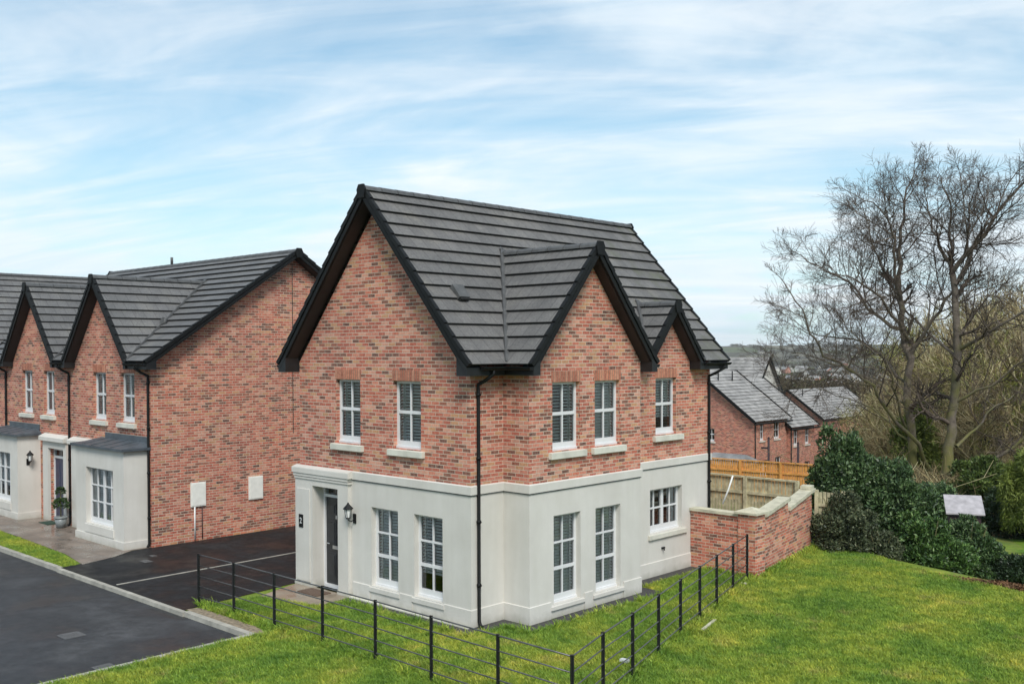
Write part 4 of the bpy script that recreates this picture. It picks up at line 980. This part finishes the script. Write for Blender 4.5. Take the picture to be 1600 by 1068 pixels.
# ================================================================== FENCES, WALLS, SMALL THINGS
fn=empty('estate_fence',(0,0,0),'black metal post and rail fence round the grass in front of the house','fence')
pa=[(-5.70,-2.65),(-4.34,-2.62),(-2.86,-2.62),(-1.26,-2.63),(.30,-2.64),(1.80,-2.68),(3.36,-2.71),(4.88,-2.75)]
pb_=[(4.88,-2.75),(4.48,-1.53),(4.12,-.28),(3.70,1.06),(3.30,2.35),(2.95,3.56),(2.61,4.74),(2.22,6.05),(1.86,7.28)]
for x,y in pa+pb_[1:]:
    mb=MB(); mb.box(x-.028,x+.028,y-.012,y+.012,-.25,1.10); mb.box(x-.012,x+.012,y-.028,y+.028,-.25,1.098)
    mb.build('post',M['iron'],fn)
for run in (pa,pb_):
    for z in (1.075,.84,.61,.39,.17):
        mb=MB(); mb.tube([(x,y,z) for x,y in run],.012 if z<1 else .014,6); mb.build('rail',M['rail'],fn)
# brick garden wall
gw=empty('garden_wall',(1.8,7.7,0),'brick garden wall with pale stone coping running back from the side of the house','wall'); gw.location=(0,0,0)
w=MB(); y0=7.70
w.box(.01,1.40,y0,y0+.22,-.2,1.42)
w.box(1.40,1.86,y0-.05,y0+.41,-.2,1.50)          # pier
A=Vector((1.80,7.90,0)); B=Vector((1.04,12.15,0)); T=(B-A).normalized(); Nn=Vector((T.y,-T.x,0)); L=(B-A).length; Z=Vector((0,0,1))
def seg(s0,s1,za,zb_,mbx,w0=-.22,w1=0,zl=-.2,mi=0):
    P=lambda s,n_,z: A+T*s+Nn*n_+Z*z
    if zl is None: c=[P(s0,w0,za),P(s1,w0,zb_),P(s1,w1,zb_),P(s0,w1,za),P(s0,w0,za+.09),P(s1,w0,zb_+.09),P(s1,w1,za*0+zb_+.09),P(s0,w1,za+.09)]
    else: c=[P(s0,w0,zl),P(s1,w0,zl),P(s1,w1,zl),P(s0,w1,zl),P(s0,w0,za),P(s1,w0,zb_),P(s1,w1,zb_),P(s0,w1,za)]
    mbx.box8(c,mi)
seg(.22,2.25,1.34,1.52,w); seg(2.25,4.30,1.26,1.50,w)
w.build('brickwork',M['brick_garden'],gw)
cp=MB(); cp.box(-.0+.012,1.39,y0-.05,y0+.27,1.42,1.49)
cx,cy=1.63,y0+.18
cp.box8([(cx-.31,cy-.31,1.50),(cx+.31,cy-.31,1.50),(cx+.31,cy+.31,1.50),(cx-.31,cy+.31,1.50),(cx-.31,cy-.31,1.55),(cx+.31,cy-.31,1.55),(cx+.31,cy+.31,1.55),(cx-.31,cy+.31,1.55)])
for k in range(4):
    q=[(-.31,-.31),(.31,-.31),(.31,.31),(-.31,.31)]; a1,b1=q[k],q[(k+1)%4]; cp.poly([(cx+a1[0],cy+a1[1],1.55),(cx+b1[0],cy+b1[1],1.55),(cx,cy,1.66)])
seg(.45,2.30,1.36,1.53,cp,-.29,.06,None); seg(2.28,4.10,1.27,1.49,cp,-.29,.06,None)
seg(4.08,4.42,1.50,1.52,cp,-.30,.08,None); seg(4.12,4.38,1.60,1.61,cp,-.26,.04,None)
cp.build('coping',M['coping'],gw)
# timber fences
def board_fence(name,label,P0,T,n,sp,zf,h,mt,boards=True,cap=True,front=-1):
    e=empty(name,(P0[0],P0[1],0),label,'fence'); T=Vector((*T,0)).normalized(); Nn=Vector((T.y,-T.x,0)); Z=Vector((0,0,1)); O=Vector((0,0,0))
    rg=random.Random(int(h*100))
    for k in range(n+1):
        s=k*sp; z=zf(P0[0]+T.x*s,P0[1]+T.y*s); m_=MB(); m_.obox(O,T,Nn,Z,s-.05,s+.05,.0,.09,z-.2,z+h); m_.build('post',mt,e)
    for k in range(n):
        s=k*sp; z=zf(P0[0]+T.x*(s+sp/2),P0[1]+T.y*(s+sp/2)); m_=MB(); x=s+.055
        while x<s+sp-.06:
            m_.obox(O,T,Nn,Z,x,x+.085,-.03+rg.uniform(0,.02),-.005+rg.uniform(0,.004),z+.05,z+h-.06+rg.uniform(-.012,.012)); x+=.108
        m_.build('board_panel',mt,e)
        m_=MB()
        for rz in (.35,h*.72,): m_.obox(O,T,Nn,Z,s+.05,s+sp-.05,.0,.05,z+rz,z+rz+.08)
        if cap: m_.obox(O,T,Nn,Z,s+.0,s+sp-.0,-.05,.06,z+h-.045,z+h)
        m_.build('rail',mt,e)
    return e
board_fence('timber_fence','weathered greenish board fence across the back garden behind the brick garden wall',(-7.4,12.0),(1,0),5,1.62,lambda x,y:0,1.80,M['timber_old'])
board_fence('timber_fence','newer orange board fence standing beyond the weathered one',(-16.0,24.0),(1,.13),6,1.83,lambda x,y:-1.15,1.82,M['timber_new'])
board_fence('garden_gate','tall narrow timber gate in shade at the end of the brick garden wall',(1.12,12.30),(1,.25),1,.72,lambda x,y:-.05,1.62,M['timber_old'],cap=False)
gt=bpy.data.objects.get('garden_gate'); tag(gt,cat='gate')
p=at(1133,772,24.5); mb=MB(); mb.tube([(0,0,0),(.10,.10,.35),(.20,.16,.72)],.022,8); o=mb.build('white_pole',M['white']); o.location=(-.85,9.2,0.9); 
o.location=at(1129,787,25.5); tag(o,'thin white pole leaning behind the brick garden wall','pole')
mb=MB(); mb.box(-.03,.03,-.03,.03,-.15,.9); 
p=at(1540,1060,14.8); mb=MB(); mb.tube([(0,0,-.2),(.01,0,.02),(.02,.01,.17)],[.035,.033,.028],7); mb.tube([(.06,0,-.2),(.055,.0,.10)],[.02,.018],6); o=mb.build('wooden_stake',M['stone_wall']); o.location=at(1540,1068,14.9); o.location.z=0; tag(o,'short broken grey stake in the lawn at the bottom right corner','stake')
mb=MB(); mb.box8([(-.4,-.03,0),(.4,-.03,.0),(.4,.03,.0),(-.4,.03,0),(-.4,-.03,.03),(.4,-.03,.03),(.4,.03,.03),(-.4,.03,.03)]); o=mb.build('timber_batten',M['coping']); o.location=(3.36,3.25,.03); o.rotation_euler=(0,0,R_(105)); tag(o,'pale timber batten lying in the grass outside the side fence','batten')
for i,(px,py,lab) in enumerate(((976,1036,'scrap of white litter in the grass inside the fence corner'),(1162,915,'pale stone lying in the grass at the foot of the last fence post'))):
    d=FWD+RGT*((px-800)/FPX)-UPV*((py-574.4)/FPX); t=-CAM.z/d.z; q=CAM+d*t
    mb=MB(); rg=random.Random(i); mb.box8([Vector((sx*.09*rg.uniform(.6,1),sy*.06*rg.uniform(.6,1),(.05 if sz else 0))) for sz in (0,1) for sx,sy in ((-1,-1),(1,-1),(1,1),(-1,1))]); o=mb.build('litter' if i==0 else 'stone',M['white'] if i==0 else M['coping']); o.location=(q.x,q.y,.03); tag(o,lab,'litter' if i==0 else 'stone')
# topiary in a pot
tp=empty('topiary_plant',(-17.42,-.72,.016),'small clipped double ball topiary in a grey pot by the navy front door','potted plant')
mb=MB(); mb.tube([(0,0,0),(0,0,.32)],[.13,.19],12,smooth=True); mb.tube([(0,0,.30),(0,0,.35)],[.205,.205],12); mb.build('pot',M['pot'],tp)
mb=MB(); mb.tube([(0,0,.3),(0,0,1.2)],.018,6); mb.build('stem',M['bark'],tp)
leaves('foliage',[((0,0,.72),(.22,.22,.20)),((0,0,1.12),(.14,.14,.14))],1600,M['topiary'],tp,(.05,.03),71,.8)

# ================================================================== HOUSES DOWN THE SLOPE
def simple_house(name,label,ec,w,L,zb,ze,zr,wallm,roofm,wins=(),group=None,dirv=(0,1),vent=0,cat='house'):
    """ec: eave corner (x,y) nearest; ridge along dirv; body lies to the left (-x)"""
    e=empty(name,(ec[0],ec[1],zb),label,cat,group); Dv=Vector((*dirv,0)).normalized(); E=Vector((Dv.y,-Dv.x,0)); O=Vector((0,0,0)); Z=Vector((0,0,1))
    F1=Face((0,0),(-E.x,-E.y),(-Dv.x,-Dv.y)); F2=Face((0,0),(Dv.x,Dv.y),(E.x,E.y)); he=ze-zb; hr=zr-zb
    F3=Face((Dv.x*L,Dv.y*L),(-E.x,-E.y),(Dv.x,Dv.y)); F4=Face((-E.x*2*w,-E.y*2*w),(Dv.x,Dv.y),(-E.x,-E.y))
    m_=MB(); o1=[q[1:] for q in wins if q[0]==1]; o2=[q[1:] for q in wins if q[0]==2]
    wall(m_,F1,0,2*w,0,he,o1); gable(m_,F1,w,w,he,hr-.1); wall(m_,F2,0,L,0,he,o2); wall(m_,F3,0,2*w,0,he); gable(m_,F3,w,w,he,hr-.1); wall(m_,F4,0,L,0,he)
    m_.build('wall',wallm,e)
    for q in o1: window(e,F1,*q,2,2,sill=(q[0]-.1,q[1]+.1,.12,.06),fine=False)
    for q in o2: window(e,F2,*q,2,2,sill=(q[0]-.1,q[1]+.1,.12,.06),fine=False)
    rm=MB(); ov=.35; sl=math.hypot(w,hr-he); n=int(sl/.35)
    for sgn in (1,-1):
        Eo=E*sgn; base=-E*w+Eo*(w+.25)-Dv*ov; S=(-Eo*(w)+Z*(hr-he)); S=S/sl; N_=(Eo*(hr-he)+Z*w)/sl; st=(sl+.25*sl/w)/n; P0=base+Z*(he-.25*(hr-he)/w)
        for k in range(n):
            P=lambda s,a,h: P0+S*s+Dv*a+N_*h
            rm.poly([P(k*st,0,.05),P(k*st,L+2*ov,.05),P((k+1)*st,L+2*ov,.01),P((k+1)*st,0,.01)],0)
            rm.poly([P(k*st,0,.05),P(k*st,L+2*ov,.05),P(k*st,L+2*ov,-.01),P(k*st,0,-.01)],1)
    rm.build('roof',[roofm,M['tile_edge']],e)
    for a in (-ov,L+ov):
        b=MB()
        for sgn in (1,-1):
            Eo=E*sgn; p0=-E*w+Eo*(w+.25)+Dv*a+Z*(he-.25*(hr-he)/w); p1=-E*w+Dv*a+Z*hr; strip(b,p0,p1,.06,.11,Z)
        b.build('bargeboard',M['black'],e)
    gt_=MB(); gt_.tube([E*.32-Dv*ov+Z*(he-.33),E*.32+Dv*(L+ov)+Z*(he-.33)],.07,6); gt_.build('gutter',M['black'],e)
    dp=MB(); dp.tube([E*.05+Dv*.12+Z*(he-.2),E*.05+Dv*.12],.05,6); dp.build('downpipe',M['black'],e)
    for v in range(vent):
        mm=MB(); p_=-E*(w-.9-v*.1)+Dv*(1.2+v*1.9)+Z*(hr-.4); mm.tube([p_-Z*.5,p_+Z*.45],.05,6); mm.build('roof_vent',M['black'],e)
    return e
EC=at(1178,655,75)
simple_house('brick_house','nearer of the two joined brick houses down the slope, its plain gable facing the viewer',(EC.x,EC.y),4.7,5.0,EC.z-5.15,EC.z,EC.z+3.45,M['brick_far'],M['far_roof'],
  [(1,3.4,4.0,3.3,4.3),(2,.9,1.5,3.5,4.75),(2,3.0,3.9,3.5,4.75),(2,.9,2.2,.9,2.0),(2,3.2,4.1,.05,2.1)],vent=2)
simple_house('brick_house','lower brick house joined on behind the nearer one down the slope',(EC.x+.25,EC.y+5.05),4.7,4.0,EC.z-5.85,EC.z-.7,EC.z+2.75,M['brick_far'],M['far_roof'],
  [(2,.6,1.3,3.5,4.75),(2,2.5,3.2,3.5,4.75),(2,2.4,3.3,.05,2.1)])
E3=at(1285,652,98)
simple_house('brick_house','brick house with a long pale roof behind bare branches, right of the joined slope houses',(E3.x,E3.y),3.6,12,E3.z-5.15,E3.z,E3.z+2.6,M['brick_far'],M['far_roof'],[(1,2,2.8,3.3,4.5)],vent=1)
G3=at(1199,558,104)
simple_house('pale_gabled_house','house with a steep white rendered gable rising above the slope roofs',(G3.x+.0,G3.y+2.6),2.6,12,G3.z-9.5,G3.z-3.6,G3.z,M['white_render'],M['far_roof'],[(1,2.3,2.8,4.6,5.8)],dirv=(-1,0.0))
# dark garden fence and posts in front of the slope houses
board_fence('dark_garden_fence','dark purple brown fence low in front of the joined brick houses down the slope',(EC.x+3.4,EC.y+4.2),(.12,1),5,1.8,lambda x,y:zt(x,y)+.2,1.3,M['timber_dark'])
for px,y0,y1,lab in ((1201,684,722,'tall dark post with a short crossbar, in front of the joined brick houses'),(1247,692,724,'thick dark post standing behind the low dark fence down the slope')):
    q=at(px,y1,62); mb=MB(); hh=(y1-y0)*62/FPX; mb.tube([(0,0,-3),(0,0,hh)],.07,7)
    if px<1210: mb.box(-.5,.05,-.04,.04,hh*.55,hh*.62)
    mb.tube([(0,0,hh),(0,0,hh+.08)],[.09,.03],7)
    o=mb.build('garden_post',M['timber_dark']); o.location=q; tag(o,lab,'post')
q=at(1140,716,50); ms=empty('garden_playhouse',(q.x,q.y,q.z-1.6),'grey felt roof of a small garden building showing over the orange fence','outbuilding'); mb=MB(); mb.box(-1.2,1.2,-.9,.9,0,1.4); mb.build('wall',M['timber_old'],ms)
mb=MB(); mb.box8([(-1.35,-1.05,1.4),(1.35,-1.05,1.4),(1.35,1.05,1.4),(-1.35,1.05,1.4),(-.9,0-.05,1.85),(.9,-.05,1.85),(.9,.05,1.85),(-.9,.05,1.85)]); mb.build('roof',M['far_roof'],ms)

# ---- distant town: small houses each its own thing, blocks of wood between
hp=None; rg=random.Random(99)
def tiny_house(wm,rm):
    e=empty('distant_house'); a=MB(); F1=Face((0,0),(1,0),(0,-1))
    a.box(-5,5,-3.5,3.5,0,5); 
    for s in (-1,1): a.poly([(s*5,-3.5,5),(s*5,3.5,5),(s*5,0,8)])
    a.build('wall',wm,e); b=MB()
    for s in (-1,1): b.poly([(-5.3,s*3.9,4.7),(5.3,s*3.9,4.7),(5.3,0,8.1),(-5.3,0,8.1)])
    b.box(-3.5,-2.9,-.3,.3,7.2,8.7,1); b.build('roof',[rm,wm],e); return e
hp=[tiny_house(M['white_render'],M['far_roof']),tiny_house(M['brick_far'],M['far_roof']),tiny_house(M['white_render'],M['tile2'])]
usedh=set(); n=0; 
for i in range(190):
    px=rg.uniform(1125,1620); d=330*(2400/330)**rg.random()
    if i>70: px=rg.uniform(1190,1440); d=rg.uniform(380,1400)
    p=at(px,560,d); k=rg.choice((0,1,2)); o=hp[k] if k not in usedh else copy_tree(hp[k]); usedh.add(k)
    s=rg.uniform(.8,1.3); o.location=(p.x,p.y,zt(p.x,p.y)-.3); o.scale=(s*rg.uniform(.8,1.6),s,s); o.rotation_euler=(0,0,rg.uniform(0,3.14))
    tag(o,'tiny far house among the scattered town in the valley','house','houses of the distant town')
# woodland masses in the valley: a far-off wood that reads as one mass
rgn=np.random.default_rng(12); lum=[]
lumf=[]
for i in range(1900):
    px=rg.uniform(450,1690); d=130*(3200/130)**(rg.random()**.8); p=at(px,560,d); far=d>450; s=rg.uniform(2.5,4.6)*(1 if not far else 1.5)
    if d<190 and px<1340: continue
    if noise.noise(Vector((p.x/130,p.y/130,3)))<.05 and d>280: continue
    (lumf if far else lum).append(((p.x,p.y,zt(p.x,p.y)+s*.55),(s*rg.uniform(1,2.2)*(1.6 if far else 1),s*rg.uniform(1,2.2)*(1.6 if far else 1),s)))
M['far_wood']=leaf('far winter wood',[(0,(.045,.038,.028)),(.5,(.095,.078,.052)),(.85,(.13,.11,.08)),(1,(.09,.11,.05))],.9,.1)
wd=leaves('valley_trees',lum,120000,M['far_wood'],None,(.7,.4),77,.35); tag(wd,'brown leafless tree clumps on the slope beyond the houses','trees',kind='stuff')
wd=leaves('distant_woodland',lumf,170000,M['far_wood'],None,(2.2,1.4),78,.35); tag(wd,'brown winter woods scattered through the valley to the horizon','woodland',kind='stuff')

# ================================================================== GRASS (geometry nodes, uncountable)
tuft=MB(); rg=random.Random(2)
for k in range(9):
    an=rg.uniform(0,6.283); r=rg.uniform(0,.05); x,y=math.cos(an)*r,math.sin(an)*r; h=rg.uniform(.03,.065); le=rg.uniform(.01,.05); a2=rg.uniform(0,6.283); w=.0045
    dx,dy=math.cos(a2)*w,math.sin(a2)*w; lx,ly=math.cos(an+1)*le,math.sin(an+1)*le
    tuft.poly([(x-dx,y-dy,0),(x+dx,y+dy,0),(x+dx*.7+lx*.4,y+dy*.7+ly*.4,h*.6),(x-dx*.7+lx*.4,y-dy*.7+ly*.4,h*.6)])
    tuft.poly([(x-dx*.7+lx*.4,y-dy*.7+ly*.4,h*.6),(x+dx*.7+lx*.4,y+dy*.7+ly*.4,h*.6),(x+lx,y+ly,h)])
tme=bpy.data.meshes.new('tuft'); tme.from_pydata(tuft.v,[],tuft.f); tme.materials.append(M['blades'])
def grass_area(polys,name,label,dens,seed,scl=1.0):
    # base mesh: triangulated polygons subdivided enough to follow the ground
    bm=MB()
    for P in polys: bm.poly([(x,y,zt(x,y)+.002) for x,y in P],uv=[(0,0)]*len(P))
    o=bm.build(name,M['ground'])
    ng=bpy.data.node_groups.new(name,'GeometryNodeTree'); ng.interface.new_socket('Geometry',in_out='INPUT',socket_type='NodeSocketGeometry'); ng.interface.new_socket('Geometry',in_out='OUTPUT',socket_type='NodeSocketGeometry')
    gi=ng.nodes.new('NodeGroupInput'); gout=ng.nodes.new('NodeGroupOutput'); dp=ng.nodes.new('GeometryNodeDistributePointsOnFaces'); dp.inputs['Density'].default_value=dens; dp.inputs['Seed'].default_value=seed
    io=ng.nodes.new('GeometryNodeInstanceOnPoints'); ob=ng.nodes.new('GeometryNodeObjectInfo'); ob.inputs[0].default_value=tuft_o
    rv=ng.nodes.new('FunctionNodeRandomValue'); rv.data_type='FLOAT_VECTOR'; rv.inputs[0].default_value=(-.25,-.25,0); rv.inputs[1].default_value=(.25,.25,6.283)
    rs_=ng.nodes.new('FunctionNodeRandomValue'); rs_.data_type='FLOAT'; rs_.inputs[2].default_value=.6*scl; rs_.inputs[3].default_value=1.35*scl
    ng.links.new(gi.outputs[0],dp.inputs[0]); ng.links.new(dp.outputs[0],io.inputs['Points']); ng.links.new(ob.outputs['Geometry'],io.inputs['Instance']); ng.links.new(rv.outputs[0],io.inputs['Rotation']); ng.links.new(rs_.outputs[1],io.inputs['Scale'])
    ng.links.new(io.outputs[0],gout.inputs[0]); md=o.modifiers.new('grass','NODES'); md.node_group=ng
    return tag(o,label,'grass',kind='stuff')
tuft_o=bpy.data.objects.new('grass_tuft',tme)   # source mesh only, not linked to the scene
grass_area([[(-5.35,-2.80),(-2.72,-2.80),(-2.72,-8),(6,-8),(14.5,-4),(14.5,5),(7.0,10.3),(5.2,10.9),(4.0,11.4),(2.9,12.1),(1.9,12.5),(1.10,12.2),(1.92,7.9),(1.92,7.65),(.42,7.65),(.42,5.07),(1.16,5.02),(1.12,.53),(.42,.60),(.40,-.42),(-3.55,-.38),(-3.60,-1.02),(-5.25,-1.45)]],
  'lawn_grass','green lawn grass round the big house, inside and outside the black fence',480,1,1.25)
grass_area([[(-26,-3.08),(-11.65,-3.08),(-11.60,-2.70),(-13.2,-2.42),(-17,-2.26),(-26,-2.2)]],'verge_grass','strip of grass between the road kerb and the wet paving of the joined houses',420,3)

def ribbon(pts,w): 
    out=[]
    for (x0,y0),(x1,y1) in zip(pts,pts[1:]):
        d=Vector((x1-x0,y1-y0)).normalized()*w; out.append([(x0+d.y,y0-d.x),(x1+d.y,y1-d.x),(x1-d.y,y1+d.x),(x0-d.y,y0+d.x)])
    return out
grass_area(ribbon([(p[0],p[1]) for p in pa],.09)+ribbon([(p[0],p[1]) for p in pb_],.12)+ribbon([(1.98,7.75),(1.90,8.2),(1.22,12.1)],.09)+ribbon([(.50,7.60),(1.9,7.56)],.07)+ribbon([(-3.5,-.46),(.42,-.48),(.5,.5),(1.2,.48),(1.2,5.05)],.04),
  'rough_grass','longer unmown grass along the black fence and at the foot of the walls',260,5,2.3)
# ================================================================== SKY, SUN, HAZE
W=bpy.data.worlds.new('World'); scene.world=W; W.use_nodes=True; nt=W.node_tree; bg=nt.nodes['Background']
SUN_EL,SUN_AZ=R_(46),R_(128)      # azimuth measured clockwise from +Y
sky=nt.nodes.new('ShaderNodeTexSky'); sky.sky_type='NISHITA'; sky.sun_disc=False; sky.sun_elevation=SUN_EL; sky.sun_rotation=SUN_AZ; sky.air_density=1.0; sky.dust_density=.6; sky.ozone_density=1.3
tc=nt.nodes.new('ShaderNodeTexCoord'); sp=nt.nodes.new('ShaderNodeSeparateXYZ'); nt.links.new(tc.outputs['Generated'],sp.inputs[0])
zc=math_(nt,'MAXIMUM',sp.outputs[2],.0); zz=math_(nt,'ADD',zc,.22)
# cloud sheet coordinates: flat layer overhead, so streaks foreshorten to the horizon
th=R_(43.3+82)
cx_=math_(nt,'DIVIDE',sp.outputs[0],zz); cy_=math_(nt,'DIVIDE',sp.outputs[1],zz)
ua=math_(nt,'ADD',math_(nt,'MULTIPLY',cx_,math.cos(th)),math_(nt,'MULTIPLY',cy_,math.sin(th)))
ub=math_(nt,'ADD',math_(nt,'MULTIPLY',cx_,-math.sin(th)),math_(nt,'MULTIPLY',cy_,math.cos(th)))
c3=nt.nodes.new('ShaderNodeCombineXYZ'); nt.links.new(math_(nt,'MULTIPLY',ua,1.0),c3.inputs[0]); nt.links.new(math_(nt,'MULTIPLY',ub,.85),c3.inputs[1])
n1=N(nt,'ShaderNodeTexNoise',Scale=1.15,Detail=8,Roughness=.52,Distortion=1.6); nt.links.new(c3.outputs[0],n1.inputs['Vector'])
c4=nt.nodes.new('ShaderNodeCombineXYZ'); nt.links.new(math_(nt,'MULTIPLY',ua,3.2),c4.inputs[0]); nt.links.new(math_(nt,'MULTIPLY',ub,.7),c4.inputs[1]); c4.inputs[2].default_value=3.3
n2=N(nt,'ShaderNodeTexNoise',Scale=1.2,Detail=7,Roughness=.6,Distortion=1.2); nt.links.new(c4.outputs[0],n2.inputs['Vector'])
cl=math_(nt,'ADD',math_(nt,'MULTIPLY',n1.outputs[0],.60),math_(nt,'MULTIPLY',n2.outputs[0],.40))
mask=ramp(nt,cl,[(.36,(.20,)*3),(.48,(.46,)*3),(.58,(.76,)*3),(.72,(.95,)*3)])
low=ramp(nt,zc,[(.0,(.80,)*3),(.10,(.50,)*3),(.22,(0,)*3)])
mk=math_(nt,'MINIMUM',math_(nt,'ADD',mask,math_(nt,'MULTIPLY',low,.62)),.97)
skc=mix(nt,1.0,sky.outputs[0],(.80,1.10,1.08),'MULTIPLY')
cloud=ramp(nt,n2.outputs[0],[(.3,(5.4,6.7,7.6)),(.7,(7.3,7.7,8.0))])
fin=mix(nt,mk,skc,cloud); nt.links.new(fin,bg.inputs[0]); bg.inputs[1].default_value=.10
sl_=bpy.data.lights.new('sun','SUN'); sl_.energy=2.3; sl_.angle=R_(20); sl_.color=(1,.96,.90); so=bpy.data.objects.new('sun',sl_); col.objects.link(so)
sd=Vector((math.sin(SUN_AZ)*math.cos(SUN_EL),math.cos(SUN_AZ)*math.cos(SUN_EL),math.sin(SUN_EL))); so.rotation_euler=(-sd).to_track_quat('-Z','Y').to_euler(); so.location=(0,0,60)
hz=MB(); hz.box(-4300,4300,-4300,4300,-80,75)
hm=bpy.data.materials.new('haze'); hm.use_nodes=True; hn=hm.node_tree; hn.nodes.clear(); ho=hn.nodes.new('ShaderNodeOutputMaterial'); pv=hn.nodes.new('ShaderNodeVolumePrincipled'); pv.inputs['Color'].default_value=(.93,.96,1,1); pv.inputs['Density'].default_value=.00010; pv.inputs['Anisotropy'].default_value=.2; hn.links.new(pv.outputs[0],ho.inputs['Volume'])
hz_o=hz.build('haze',hm); tag(hz_o,'thin pale air over the valley','haze',kind='stuff')

vs=scene.view_settings; vs.view_transform='Standard'; vs.look='None'; vs.exposure=0.45; vs.gamma=1; vs.use_curve_mapping=False
scene.cycles.max_bounces=6; scene.cycles.volume_bounces=2; scene.cycles.transparent_max_bounces=12; scene.cycles.caustics_reflective=False; scene.cycles.caustics_refractive=False
scene.cycles.use_denoising=True; scene.cycles.sample_clamp_indirect=4
